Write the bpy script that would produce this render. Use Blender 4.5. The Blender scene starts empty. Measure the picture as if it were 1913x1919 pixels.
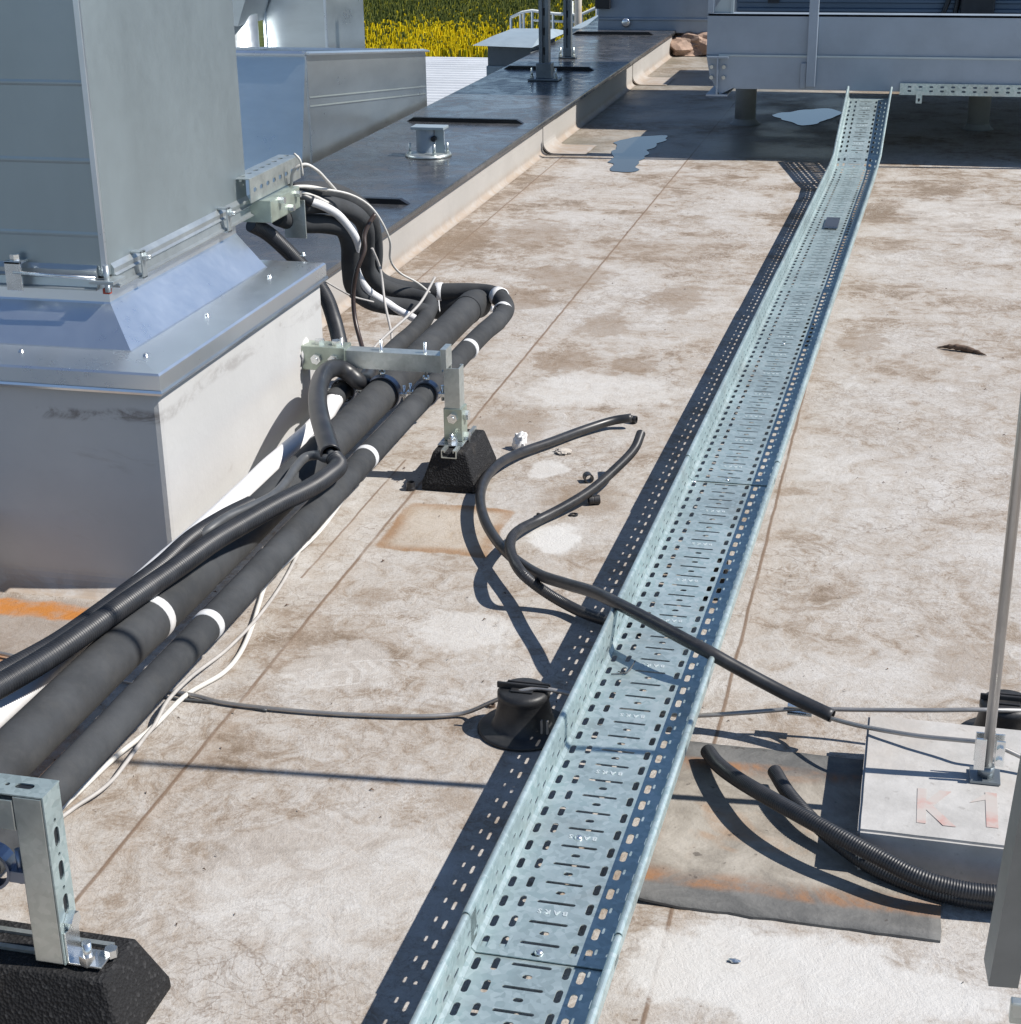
import bpy, bmesh, math, random
from mathutils import Vector, Matrix, noise as mnoise
random.seed(7)
R_ = math.radians
sc = bpy.context.scene
COL = sc.collection

# ------------------------------------------------------------------ camera
FL, YAW, PITCH, ROLL = 3090.09, 0.2462547, 0.3814912, -0.0151454
CX, CY, CH = 956.5, 959.5, 1.43
cyw, syw, cp, sp = math.cos(YAW), math.sin(YAW), math.cos(PITCH), math.sin(PITCH)
F = Vector((-syw*cp, cyw*cp, -sp)); r0 = Vector((cyw, syw, 0)); u0 = r0.cross(F)
RT = r0*math.cos(ROLL)+u0*math.sin(ROLL); UP = -r0*math.sin(ROLL)+u0*math.cos(ROLL)
CAM = Vector((0, 0, CH))
def ray(px, py): return F*FL + RT*(px-CX) - UP*(py-CY)
def g(px, py, z=0.0):
    d = ray(px, py); return CAM + d*((z-CH)/d.z)
def gx(px, py, x):
    d = ray(px, py); return CAM + d*(x/d.x)
def gy(px, py, y):
    d = ray(px, py); return CAM + d*(y/d.y)
cam = bpy.data.cameras.new('camera'); co = bpy.data.objects.new('camera', cam); COL.objects.link(co)
cam.sensor_fit = 'HORIZONTAL'; cam.sensor_width = 36; cam.lens = FL/1913*36
cam.clip_start = .05; cam.clip_end = 6000
m = Matrix((RT, UP, -F)).transposed().to_4x4(); m.translation = CAM; co.matrix_world = m
sc.camera = co

# ------------------------------------------------------------------ light
EL, AZ = R_(49), R_(5.1)
SUN = Vector((math.cos(EL)*math.cos(AZ), math.cos(EL)*math.sin(AZ), math.sin(EL)))
sl = bpy.data.lights.new('sun', 'SUN'); sl.energy = 4.3; sl.angle = R_(.53); sl.color = (1, .955, .89)
so = bpy.data.objects.new('sun', sl); COL.objects.link(so); so.location = (20, 2, 30)
so.rotation_euler = SUN.to_track_quat('Z', 'Y').to_euler()
w = bpy.data.worlds.new('World'); sc.world = w; w.use_nodes = True
nt = w.node_tree; bg = nt.nodes['Background']
sk = nt.nodes.new('ShaderNodeTexSky'); sk.sky_type = 'NISHITA'; sk.sun_disc = False
sk.sun_elevation = EL; sk.sun_rotation = math.pi/2-AZ; sk.altitude = 1500; sk.air_density = 1.0; sk.dust_density = .0; sk.ozone_density = 1.1
nt.links.new(sk.outputs[0], bg.inputs[0]); bg.inputs[1].default_value = .09
sc.view_settings.view_transform = 'Standard'; sc.view_settings.look = 'None'
sc.view_settings.exposure = 0.53; sc.view_settings.gamma = 1
sc.render.engine = 'CYCLES'; sc.cycles.max_bounces = 8; sc.cycles.use_denoising = True
try: sc.cycles.caustics_reflective = False
except Exception: pass

# ------------------------------------------------------------------ node helper
class NT:
    def __init__(s, name):
        s.m = bpy.data.materials.new(name); s.m.use_nodes = True
        s.t = s.m.node_tree; s.b = s.t.nodes['Principled BSDF']
        s._pos = None
    def n(s, ty, **k):
        nd = s.t.nodes.new(ty)
        for a, v in k.items(): setattr(nd, a, v)
        return nd
    def pos(s):
        if s._pos is None: s._pos = s.n('ShaderNodeNewGeometry').outputs['Position']
        return s._pos
    def put(s, sock, v):
        if v is None: return
        if hasattr(v, 'is_output'): s.t.links.new(v, sock)
        else:
            if hasattr(sock, 'default_value') and isinstance(v, (tuple, list)) and len(v) == 3 and len(sock.default_value) == 4: v = (*v, 1)
            sock.default_value = v
    def math(s, op, a, b=None, c=None, clamp=False):
        nd = s.n('ShaderNodeMath', operation=op, use_clamp=clamp)
        s.put(nd.inputs[0], a); s.put(nd.inputs[1], b)
        if c is not None: s.put(nd.inputs[2], c)
        return nd.outputs[0]
    def scale(s, v, sc3):
        nd = s.n('ShaderNodeMapping'); s.put(nd.inputs['Vector'], v); nd.inputs['Scale'].default_value = sc3
        return nd.outputs[0]
    def noise(s, sc_, det=6, rough=.6, dist=0, v=None, stretch=None):
        nd = s.n('ShaderNodeTexNoise'); nd.inputs['Scale'].default_value = sc_; nd.inputs['Detail'].default_value = det
        nd.inputs['Roughness'].default_value = rough; nd.inputs['Distortion'].default_value = dist
        p = v if v is not None else s.pos()
        if stretch: p = s.scale(p, stretch)
        s.put(nd.inputs['Vector'], p); return nd.outputs[0]
    def vor(s, sc_, feat='F1', out=0, v=None):
        nd = s.n('ShaderNodeTexVoronoi', feature=feat); nd.inputs['Scale'].default_value = sc_
        s.put(nd.inputs['Vector'], v if v is not None else s.pos()); return nd.outputs[out]
    def rmp(s, v, stops):
        nd = s.n('ShaderNodeValToRGB'); s.put(nd.inputs[0], v); e = nd.color_ramp.elements
        while len(e) < len(stops): e.new(.5)
        for i, (p, c) in enumerate(stops):
            e[i].position = p; e[i].color = (*c, 1) if isinstance(c, (tuple, list)) else (c, c, c, 1)
        return nd.outputs[0]
    def ss(s, v, a, b, lo=0., hi=1.):
        nd = s.n('ShaderNodeMapRange', interpolation_type='SMOOTHSTEP'); s.put(nd.inputs[0], v)
        nd.inputs[1].default_value = a; nd.inputs[2].default_value = b; nd.inputs[3].default_value = lo; nd.inputs[4].default_value = hi
        return nd.outputs[0]
    def mix(s, f, a, b, mode='MIX'):
        nd = s.n('ShaderNodeMix', data_type='RGBA', blend_type=mode, clamp_factor=True)
        s.put(nd.inputs[0], f); s.put(nd.inputs[6], a); s.put(nd.inputs[7], b); return nd.outputs[2]
    def sep(s, v=None):
        nd = s.n('ShaderNodeSeparateXYZ'); s.put(nd.inputs[0], v if v is not None else s.pos()); return nd.outputs
    def bump(s, h, strength=.3, dist=.01, nrm=None):
        nd = s.n('ShaderNodeBump'); nd.inputs['Strength'].default_value = strength; nd.inputs['Distance'].default_value = dist
        s.put(nd.inputs['Height'], h)
        if nrm is not None: s.put(nd.inputs['Normal'], nrm)
        s.put(s.b.inputs['Normal'], nd.outputs[0]); return nd.outputs[0]
    def fin(s, col, rough=.6, metal=0., ior=None, spec=None, coat=None):
        s.put(s.b.inputs['Base Color'], col); s.put(s.b.inputs['Roughness'], rough); s.put(s.b.inputs['Metallic'], metal)
        if ior: s.b.inputs['IOR'].default_value = ior
        if spec is not None: s.b.inputs['Specular IOR Level'].default_value = spec
        return s.m
    def rectmask(s, x0, x1, y0, y1, soft, wob, wsc=6.):
        # signed distance to a rectangle with wobbled edges: <0 inside
        X, Y, Z = s.sep()
        wx = s.math('MULTIPLY_ADD', s.noise(wsc, 4), 2*wob, -wob)
        dx = s.math('SUBTRACT', s.math('ABSOLUTE', s.math('SUBTRACT', X, (x0+x1)/2)), (x1-x0)/2)
        dy = s.math('SUBTRACT', s.math('ABSOLUTE', s.math('SUBTRACT', Y, (y0+y1)/2)), (y1-y0)/2)
        d = s.math('SMOOTH_MAX', dx, dy, .03)
        return s.math('ADD', d, wx)

def metal(name, col, rough, met, var=.12, nsc=9., spang=0., bump=.0, stretch=None):
    M = NT(name)
    n1 = M.noise(nsc, 5, .6, stretch=stretch); n2 = M.noise(nsc*14, 3)
    c = M.mix(M.ss(n1, .3, .7), tuple(x*(1-var) for x in col), tuple(min(1, x*(1+var*.6)) for x in col))
    if spang:
        q = M.n('ShaderNodeSeparateColor'); M.put(q.inputs[0], M.vor(110, out=1)); c = M.mix(spang, c, M.mix(.45, q.outputs[0], (.5, .5, .5)), 'OVERLAY')
        c = M.mix(M.math('MULTIPLY', M.ss(M.noise(5.5, 8, .7, .8), .52, .72), .4), c, (.36, .36, .33))
    r = M.math('ADD', M.math('MULTIPLY', n2, .12), M.math('MULTIPLY_ADD', n1, .16, rough-.13))
    if bump: M.bump(M.noise(3.2, 3), bump, .02)
    return M.fin(c, r, met)

def plain(name, col, rough=.6, var=.2, nsc=12., bump=0, bsc=150., dust=None, spec=None):
    M = NT(name)
    n1 = M.noise(nsc, 6, .65)
    c = M.mix(M.ss(n1, .3, .72), tuple(x*(1-var) for x in col), tuple(min(1, x*(1+var)) for x in col))
    if dust:
        up = M.sep(M.n('ShaderNodeNewGeometry').outputs['Normal'])[2]
        f = M.math('MULTIPLY', M.ss(M.noise(22, 6, .7), .38, .75), dust[1])
        c = M.mix(f, c, dust[0])
    if bump: M.bump(M.noise(bsc, 3), bump, .003)
    return M.fin(c, M.math('MULTIPLY_ADD', n1, .15, rough-.07), 0., spec=spec)

# ---- roof membrane
def make_roof():
    M = NT('roof_membrane')
    X, Y, Z = M.sep()
    big = M.noise(.75, 5, .6, .4); med = M.noise(3.4, 9, .68, .6); fin = M.noise(17, 10, .72, .9); ff = M.noise(95, 6, .7)
    far = M.ss(Y, 3.6, 7.0)
    par = M.ss(X, -1.55, -1.86)
    v = M.math('ADD', M.math('MULTIPLY', big, .42), M.math('ADD', M.math('MULTIPLY', med, .62), M.math('MULTIPLY', fin, .62)))
    v = M.math('SUBTRACT', M.math('MULTIPLY', v, 1.38), .452)
    blt = M.noise(2.6, 7, .62, .9, stretch=(.8, 1.25, 1)); v = M.math('SUBTRACT', v, M.math('MULTIPLY', far, M.math('MULTIPLY', M.ss(blt, .48, .62), .17)))
    v = M.math('ADD', v, M.math('MULTIPLY', far, .02))
    v = M.math('SUBTRACT', v, M.math('MULTIPLY', par, .16))
    v = M.math('MULTIPLY_ADD', v, 1.0, .0)
    c = M.rmp(v, [(.45, (.19, .142, .10)), (.56, (.31, .255, .205)), (.65, (.41, .37, .328)), (.76, (.47, .445, .415)), (.90, (.53, .515, .495))])
    # wrinkled dried mud: ridged fine lines
    wr = M.math('ABSOLUTE', M.math('SUBTRACT', M.noise(11, 8, .75, 1.6, stretch=(1., .8, 1)), .5))
    wr2 = M.math('ABSOLUTE', M.math('SUBTRACT', M.noise(30, 6, .7, 1.2), .5))
    msk = M.ss(M.noise(1.5, 3), .4, .62)
    c = M.mix(M.math('MULTIPLY', M.ss(wr, .03, .0), M.math('MULTIPLY', msk, .55)), c, (.17, .122, .085))
    c = M.mix(M.math('MULTIPLY', M.ss(wr2, .025, .0), M.math('MULTIPLY_ADD', msk, -.3, .42)), c, (.56, .535, .50))
    vd = M.n('ShaderNodeVectorMath', operation='ADD'); nz = M.n('ShaderNodeTexNoise'); nz.inputs['Scale'].default_value = 9; nz.inputs['Detail'].default_value = 5
    M.put(nz.inputs['Vector'], M.pos()); sc_ = M.n('ShaderNodeVectorMath', operation='SCALE'); M.put(sc_.inputs[0], nz.outputs['Color']); sc_.inputs['Scale'].default_value = .16
    M.put(vd.inputs[0], M.pos()); M.put(vd.inputs[1], sc_.outputs[0])
    ce = M.vor(21, 'DISTANCE_TO_EDGE', 0, vd.outputs[0]); ce2 = M.vor(48, 'DISTANCE_TO_EDGE', 0, vd.outputs[0])
    mk2 = M.ss(M.noise(2.1, 5, .6, .5), .46, .66); mk3 = M.ss(M.noise(3.1, 5, .6, .5, stretch=(1, 1.3, 2)), .48, .62)
    c = M.mix(M.math('MULTIPLY', M.ss(ce, .05, .0), M.math('MULTIPLY', mk2, .55)), c, (.15, .105, .075))
    c = M.mix(M.math('MULTIPLY', M.ss(ce2, .09, .01), M.math('MULTIPLY', mk3, .5)), c, (.58, .56, .53))
    g1 = M.noise(150, 4, .75); g2 = M.noise(320, 2, .6)
    c = M.mix(M.math('MULTIPLY', M.ss(g1, .53, .70), .5), c, (.17, .125, .09))
    c = M.mix(M.math('MULTIPLY', M.ss(g1, .45, .30), .35), c, (.60, .58, .55))
    sp_n = M.noise(26, 8, .8, .3)
    c = M.mix(M.math('MULTIPLY', M.ss(sp_n, .57, .72), .55), c, (.20, .145, .10))
    # flecks
    fl = M.ss(M.noise(38, 3, .5, stretch=(1, 1.5, 1)), .70, .76)
    c = M.mix(M.math('MULTIPLY', fl, .7), c, (.12, .085, .06))
    c = M.mix(M.math('MULTIPLY_ADD', ff, .5, -.02), c, M.mix(.6, c, (.20, .155, .12)))
    # weave of the membrane
    wx = M.math('SINE', M.math('MULTIPLY', M.math('ADD', X, M.math('MULTIPLY', Y, .35)), 2*math.pi/.0052)); wy = M.math('MULTIPLY', M.math('SINE', M.math('MULTIPLY', Y, 2*math.pi/.0068)), .4)
    wv = M.math('MULTIPLY', M.math('ADD', wx, wy), M.ss(Y, 4.2, 2.6))
    c = M.mix(M.math('MULTIPLY', M.math('MULTIPLY_ADD', wv, .022, .03), M.ss(M.noise(5, 4), .42, .7)), c, (.2, .16, .13))
    # dirt lines along the welded seams of the sheets
    def seam(x0, ya, yb, wd, f, slope=0.):
        nonlocal c
        xx = M.math('SUBTRACT', X, M.math('MULTIPLY_ADD', M.math('SUBTRACT', Y, ya), slope, x0))
        d = M.math('ABSOLUTE', M.math('ADD', xx, M.math('MULTIPLY_ADD', M.noise(7, 3), .008, -.004)))
        k = M.math('MULTIPLY', M.ss(d, wd, wd*.3), M.math('MULTIPLY', M.math('GREATER_THAN', Y, ya), M.math('LESS_THAN', Y, yb)))
        k = M.math('MULTIPLY', k, M.ss(M.noise(4, 4), .25, .5, .35, f))
        c = M.mix(k, c, (.16, .105, .07))
        side = M.math('MULTIPLY', M.ss(xx, .05, .0), M.math('GREATER_THAN', xx, 0.))
        side = M.math('MULTIPLY', side, M.math('MULTIPLY', M.math('GREATER_THAN', Y, ya), M.math('LESS_THAN', Y, yb)))
        c = M.mix(M.math('MULTIPLY', side, M.math('MULTIPLY', M.noise(6, 5), .35)), c, (.36, .27, .2))
    P = g(132, 1697); Q = g(1275, 315); seam(P.x, 0, 12, .0055, .9, (Q.x-P.x)/(Q.y-P.y))
    seam(g(726, 900).x, 3.0, 3.75, .004, .8)
    P = g(1215, 1890); Q = g(1520, 690); seam(P.x, 0, 7.3, .005, .9, (Q.x-P.x)/(Q.y-P.y))
    P = g(800, 512); Q = g(981, 357); seam(P.x, 5.2, 8.6, .005, .8, (Q.x-P.x)/(Q.y-P.y))
    # dried puddle with a rusty rim in front of the rubber foot
    d = M.rectmask(-1.115, -.86, 3.19, 3.47, .02, .02, 9.)
    c = M.mix(M.ss(d, .012, -.02, 0, .4), c, (.43, .345, .25))
    rim = M.math('MULTIPLY', M.ss(d, -.045, -.006), M.ss(d, .006, -.004))
    c = M.mix(M.math('MULTIPLY', rim, M.ss(M.noise(8, 5), .3, .62, .25, .85)), c, (.27, .15, .07))
    d = M.rectmask(-2.1, -1.5, 2.42, 2.8, .01, .03, 10.)
    c = M.mix(M.ss(d, .01, -.03, 0, .7), c, (.25, .21, .18))
    # rust marks in front of the curb
    for (x0, x1, y0, y1, k) in ((-1.80, -1.57, 2.70, 2.775, 1.), (-1.9, -1.64, 2.46, 2.53, .85), (-1.95, -1.62, 2.345, 2.41, 1.), (-1.42, -1.30, 1.95, 2.3, .4)):
        d = M.rectmask(x0, x1, y0, y1, .01, .03, 14.)
        c = M.mix(M.math('MULTIPLY', M.ss(d, .008, -.012), M.ss(M.noise(20, 5), .3, .6, .45*k, k)), c, (.42, .17, .04))
    # damp brown marks
    for (px, py, rx, ry, k) in ((950, 800, .13, .22, .6), (1090, 935, .12, .12, .55), (740, 1010, .1, .12, .2), (1790, 655, .07, .12, .7), (880, 640, .1, .5, .35), (1250, 1650, .15, .06, .5), (1000, 1380, .12, .1, .35), (850, 1500, .05, .05, .4), (1210, 470, .3, .3, .25)):
        q = g(px, py)
        dd = M.math('ADD', M.math('POWER', M.math('DIVIDE', M.math('SUBTRACT', X, q.x), rx), 2), M.math('POWER', M.math('DIVIDE', M.math('SUBTRACT', Y, q.y), ry), 2))
        dd = M.math('ADD', dd, M.math('MULTIPLY_ADD', M.noise(9, 5, .6), 2.4, -1.2))
        c = M.mix(M.ss(dd, 1.0, .1, 0, k), c, (.225, .165, .115))
    def foot(px_, py_, ang, k, col):
        nonlocal c
        q = g(px_, py_); ca, sa = math.cos(ang), math.sin(ang)
        U = M.math('ADD', M.math('MULTIPLY', M.math('SUBTRACT', X, q.x), ca), M.math('MULTIPLY', M.math('SUBTRACT', Y, q.y), sa))
        V = M.math('SUBTRACT', M.math('MULTIPLY', M.math('SUBTRACT', Y, q.y), ca), M.math('MULTIPLY', M.math('SUBTRACT', X, q.x), sa))
        e = M.math('ADD', M.math('POWER', M.math('DIVIDE', U, .14), 2), M.math('POWER', M.math('DIVIDE', V, .048), 2))
        bars = M.ss(M.math('SINE', M.math('ADD', M.math('MULTIPLY', U, 2*math.pi/.026), M.math('MULTIPLY', M.math('ABSOLUTE', V), 60.))), -.1, .35)
        edge = M.ss(M.math('ABSOLUTE', M.math('SUBTRACT', e, .85)), .16, .04)
        w_ = M.math('MAXIMUM', M.math('MULTIPLY', bars, M.ss(e, .8, .6)), edge)
        w_ = M.math('MULTIPLY', w_, M.ss(M.noise(16, 6, .7), .42, .62, .0, k))
        c = M.mix(w_, c, col)
    WH_, BR_ = (.58, .565, .54), (.2, .148, .105)
    foot(650, 1262, .5, .5, WH_); foot(905, 1215, .35, .3, WH_); foot(830, 1330, 1.2, .45, BR_); foot(1800, 402, .15, .7, WH_); foot(1620, 1860, 1.3, .5, BR_); foot(1010, 710, .6, .6, BR_); foot(560, 1560, .9, .4, BR_); foot(1560, 1010, 1.0, .45, BR_); foot(1230, 560, .8, .6, BR_)
    for (px_, py_, rx, ry, k) in ((1180, 690, .09, .15, .6), (1060, 675, .12, .16, .55), (960, 560, .16, .2, .5), (1130, 610, .1, .2, .5), (820, 700, .08, .1, .45), (1270, 560, .12, .25, .5), (1060, 520, .2, .25, .5), (1000, 440, .2, .3, .45), (1620, 640, .09, .16, .5), (1490, 480, .1, .2, .3), (860, 460, .12, .5, .5), (700, 1120, .06, .06, .35), (1830, 1250, .1, .12, .4)):
        q = g(px_, py_)
        dd = M.math('ADD', M.math('POWER', M.math('DIVIDE', M.math('SUBTRACT', X, q.x), rx), 2), M.math('POWER', M.math('DIVIDE', M.math('SUBTRACT', Y, q.y), ry), 2))
        dd = M.math('ADD', dd, M.math('MULTIPLY_ADD', M.noise(12, 7, .68, .5), 3.2, -1.6))
        c = M.mix(M.ss(dd, .9, .4, 0, k), c, (.22, .16, .11))
    # chalky white marks
    for (px, py, rx, ry, k) in ((1040, 1010, .07, .1, .75), (1030, 880, .06, .08, .6), (870, 1180, .12, .1, .45), (640, 1250, .12, .12, .35), (1500, 1840, .3, .12, .65), (1130, 730, .25, .2, .4), (1800, 400, .3, .4, .3), (600, 1650, .25, .2, .3)):
        q = g(px, py)
        dd = M.math('ADD', M.math('POWER', M.math('DIVIDE', M.math('SUBTRACT', X, q.x), rx), 2), M.math('POWER', M.math('DIVIDE', M.math('SUBTRACT', Y, q.y), ry), 2))
        dd = M.math('ADD', dd, M.math('MULTIPLY_ADD', M.noise(13, 6, .65), 2.6, -1.3))
        c = M.mix(M.ss(dd, .95, .45, 0, min(.9, k*1.15)), c, (.57, .56, .54))
    # silt and damp under the plant platform
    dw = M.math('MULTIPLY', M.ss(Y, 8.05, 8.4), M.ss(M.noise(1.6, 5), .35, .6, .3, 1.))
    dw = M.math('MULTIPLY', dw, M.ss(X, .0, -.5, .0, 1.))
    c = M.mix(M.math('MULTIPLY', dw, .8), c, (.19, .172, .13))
    h = M.math('ADD', M.math('ADD', M.math('MULTIPLY', fin, 1.), M.math('MULTIPLY', g1, .35)), M.math('ADD', M.math('MULTIPLY', wr, -.6), M.math('MULTIPLY', wv, .006)))
    M.bump(h, .6, .007)
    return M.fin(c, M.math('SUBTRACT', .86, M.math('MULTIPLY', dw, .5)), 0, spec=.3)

def make_membrane_white(name, base, smear=True):
    M = NT(name)
    n1 = M.noise(2.5, 6, .6); n2 = M.noise(9, 8, .7, 1.)
    c = M.mix(M.ss(n1, .3, .7), tuple(x*.88 for x in base), base)
    st = M.noise(3.5, 6, .7, .8, stretch=(1, 1, 3.))
    X, Y, Z = M.sep()
    c = M.mix(M.math('MULTIPLY', M.ss(st, .6, .74), .35), c, (.30, .26, .23))
    c = M.mix(M.math('MULTIPLY', M.ss(Z, .06, .0), M.ss(n2, .35, .6, .3, .9)), c, (.34, .27, .21))
    if smear:   # black tar smears high on the curb
        zc = M.math('ADD', M.math('SUBTRACT', Z, .395), M.math('MULTIPLY_ADD', M.noise(4, 3), .07, -.035)); k = M.math('MULTIPLY', M.ss(M.noise(6, 8, .75, .6, stretch=(1, 1, 2.5)), .44, .6), M.ss(M.math('ABSOLUTE', zc), .02, .006)); k = M.math('MULTIPLY', k, M.ss(M.sep(M.n('ShaderNodeNewGeometry').outputs['Normal'])[0], .5, .2, .45, 1.))
        c = M.mix(M.math('MULTIPLY', k, .8), c, (.16, .135, .12))
    M.bump(M.math('ADD', n2, M.noise(60, 3)), .15, .004)
    return M.fin(c, .7, 0, spec=.3)

def make_cap():
    M = NT('cap_bitumen')
    n1 = M.noise(1.3, 6, .6, .5); n2 = M.noise(9, 8, .7, .8)
    c = M.mix(M.ss(n1, .35, .7), (.035, .038, .043), (.085, .088, .095))
    c = M.mix(M.math('MULTIPLY', M.ss(n2, .5, .75), .5), c, (.17, .155, .145))
    M.bump(M.noise(4, 3), .08, .01)
    return M.fin(c, M.ss(n2, .3, .7, .14, .38), 0, ior=1.55)

def make_mat():
    M = NT('rubber_mat_mud')
    X, Y, Z = M.sep()
    n2 = M.noise(14, 8, .7, .8)
    c = M.mix(M.ss(n2, .3, .7), (.10, .10, .098), (.17, .167, .16))
    d = M.rectmask(-.36, .14, 2.062, 2.425, .02, .02, 7.)
    inn = M.ss(d, .0, -.05)
    c = M.mix(M.math('MULTIPLY', inn, .9), c, M.rmp(M.noise(7, 9, .72, .6), [(.30, (.15, .135, .118)), (.46, (.29, .26, .22)), (.62, (.42, .385, .335))]))
    rim = M.math('MULTIPLY', M.ss(d, -.05, -.012), M.ss(d, .012, -.006))
    c = M.mix(M.math('MULTIPLY', rim, M.ss(M.noise(8, 8, .7, 1.), .36, .6, .1, .95)), c, (.29, .15, .075))
    rust = M.math('MULTIPLY', M.ss(M.noise(6, 5, .6, .6), .56, .7), inn)
    c = M.mix(M.math('MULTIPLY', rust, .6), c, (.32, .20, .12))
    gr = M.math('MULTIPLY', M.ss(M.noise(45, 4), .66, .72), .6)
    c = M.mix(gr, c, (.05, .04, .035))
    M.bump(M.math('ADD', n2, M.noise(90, 3)), .4, .004)
    return M.fin(c, .75, 0, spec=.3)

def make_concrete():
    M = NT('concrete'); n = M.noise(9, 9, .7); p = M.vor(85)
    c = M.mix(M.ss(n, .3, .7), (.36, .35, .335), (.48, .47, .455))
    c = M.mix(M.math('MULTIPLY', M.ss(M.noise(60, 4), .62, .72), .5), c, (.25, .235, .22))
    c = M.mix(M.math('MULTIPLY', M.ss(M.noise(2.5, 5), .5, .7), .4), c, (.44, .38, .32))
    M.bump(M.math('ADD', M.noise(70, 5), n), .35, .003)
    return M.fin(c, .85, 0, spec=.25)

def make_redpaint():
    M = NT('worn_red_paint')
    k = M.math('MULTIPLY', M.ss(M.noise(45, 6, .75), .3, .62, .25, 1.), M.ss(M.noise(17, 3, .6), .38, .58, .12, .85))
    c = M.mix(k, (.44, .415, .39), (.45, .255, .225))
    return M.fin(c, .8, 0, spec=.2)

def make_leaf(name, a, b, rough=.6):
    M = NT(name)
    n = M.noise(.5, 4); n2 = M.noise(6, 3)
    c = M.mix(M.ss(M.math('MULTIPLY_ADD', n2, .5, M.math('MULTIPLY', n, .5)), .35, .65), a, b)
    return M.fin(c, rough, 0, spec=.2)

def make_concrete_foot():
    # crumb rubber
    M = NT('recycled_rubber'); n = M.vor(220, out=1); k = M.noise(7, 6)
    s = M.n('ShaderNodeSeparateColor'); M.put(s.inputs[0], n)
    c = M.mix(M.ss(s.outputs[0], .82, .95), (.012, .012, .013), (.03, .03, .031))
    c = M.mix(M.math('MULTIPLY', M.ss(k, .58, .75), .3), c, (.16, .13, .1))
    M.bump(M.vor(220), .6, .004)
    return M.fin(c, .8, 0, spec=.35)

MT = {}
MT['roof'] = make_roof()
MT['curb'] = make_membrane_white('curb_membrane', (.52, .515, .505))
MT['parapet'] = make_membrane_white('parapet_membrane', (.43, .41, .385), False)
MT['cap'] = make_cap()
MT['capseam'] = plain('cap_lap', (.012, .012, .014), .35)
MT['mat'] = make_mat(); MT['concrete'] = make_concrete(); MT['red'] = make_redpaint()
MT['foot'] = make_concrete_foot()
MT['duct'] = metal('duct_sheet', (.35, .405, .425), .44, .74, .11, 2.6, stretch=(1, 1, .35))
MT['ductrail'] = metal('duct_rail', (.50, .54, .55), .4, .8, .15, 8)
MT['flash'] = metal('flashing_sheet', (.80, .85, .90), .3, .93, .05, 3., bump=.05)
MT['flashrim'] = metal('flashing_edge', (.70, .76, .82), .3, .95, .08, 5)
MT['box'] = metal('box_sheet', (.62, .67, .69), .3, .92, .1, 2., bump=.05, stretch=(1, 1, 3))
MT['tray'] = metal('tray_zinc', (.47, .57, .575), .42, .64, .13, 6., spang=.3)
MT['traytxt'] = metal('tray_stamp', (.75, .82, .82), .4, .5, .02)
MT['strut'] = metal('strut_zinc', (.56, .60, .58), .36, .8, .14, 14., spang=.15)
MT['strutgreen'] = metal('strut_passivated', (.47, .53, .45), .38, .7, .2, 20.)
MT['bolt'] = metal('bolt_zinc', (.78, .80, .80), .25, .95, .1, 40)
MT['aluw'] = metal('aluminium_wire', (.40, .385, .37), .45, .75, .1, 30)
MT['rod'] = metal('aluminium_rod', (.56, .54, .52), .38, .85, .1, 12)
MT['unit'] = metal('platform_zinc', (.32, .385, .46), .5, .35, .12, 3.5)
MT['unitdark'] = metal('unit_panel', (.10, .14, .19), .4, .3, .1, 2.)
MT['post'] = metal('rail_steel', (.21, .225, .23), .42, .6, .18, 6)
MT['postdark'] = metal('post_steel', (.22, .25, .27), .4, .7, .15, 8)
MT['foam'] = plain('black_foam', (.046, .049, .053), .82, .26, 7, .25, 60, ((.12, .115, .105), .16), spec=.25)
MT['plastic'] = plain('black_conduit', (.022, .023, .026), .38, .25, 25, 0, 100, ((.11, .10, .095), .25))
MT['corr'] = plain('black_corrugated', (.019, .021, .026), .44, .25, 25, 0, 100, ((.09, .085, .08), .2))
MT['browncab'] = plain('brown_cable', (.045, .03, .026), .35)
MT['tape'] = plain('white_tape', (.68, .68, .68), .5, .05)
MT['whitepipe'] = plain('white_foam', (.70, .70, .71), .55, .06, 20, .15, 90)
MT['whitewire'] = plain('white_wire', (.62, .60, .56), .5, .08, 30)
MT['greywire'] = plain('grey_wire', (.42, .40, .38), .55, .12, 30)
MT['blackwire'] = plain('grey_cable', (.075, .08, .085), .45, .15, 30)
MT['clamp'] = metal('clamp_band', (.22, .25, .32), .3, .85, .1)
MT['rubber'] = plain('clamp_rubber', (.012, .012, .014), .6)
MT['holder'] = plain('holder_plastic', (.016, .017, .019), .48, .2, 30, .1, 200, ((.09, .08, .075), .3))
MT['leg'] = plain('leg_coating', (.26, .28, .28), .7, .12, 8)
MT['lower'] = metal('lower_roof_sheet', (.66, .68, .70), .55, .2, .08, 1.5)
MT['yard'] = plain('yard_gravel', (.17, .18, .19), .9, .3, .4)
MT['field'] = make_leaf('field_soil', (.05, .07, .02), (.10, .12, .03), .9)
MT['yellow'] = make_leaf('rape_flower', (.56, .45, .010), (.80, .64, .015))
MT['green'] = make_leaf('rape_leaf', (.085, .115, .03), (.19, .20, .05))
MT['olive'] = make_leaf('rape_bud', (.16, .17, .03), (.30, .29, .035))
MT['hood'] = metal('hood_sheet', (.42, .50, .54), .45, .5, .06)
MT['hoodwall'] = metal('hood_wall', (.22, .25, .27), .5, .3, .1)
MT['white_rail'] = plain('painted_rail', (.72, .76, .74), .45, .05)
MT['cream'] = plain('cream_post', (.62, .55, .45), .6, .08)
MT['sack'] = plain('brown_sheet', (.36, .25, .19), .75, .4, 8, .4, 30)
MT['paper'] = plain('white_foam_scrap', (.84, .83, .81), .7, .04, 40, .2, 60)
MT['sealant'] = plain('white_sealant', (.62, .61, .59), .6, .05, 30, .5, 80)
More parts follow.
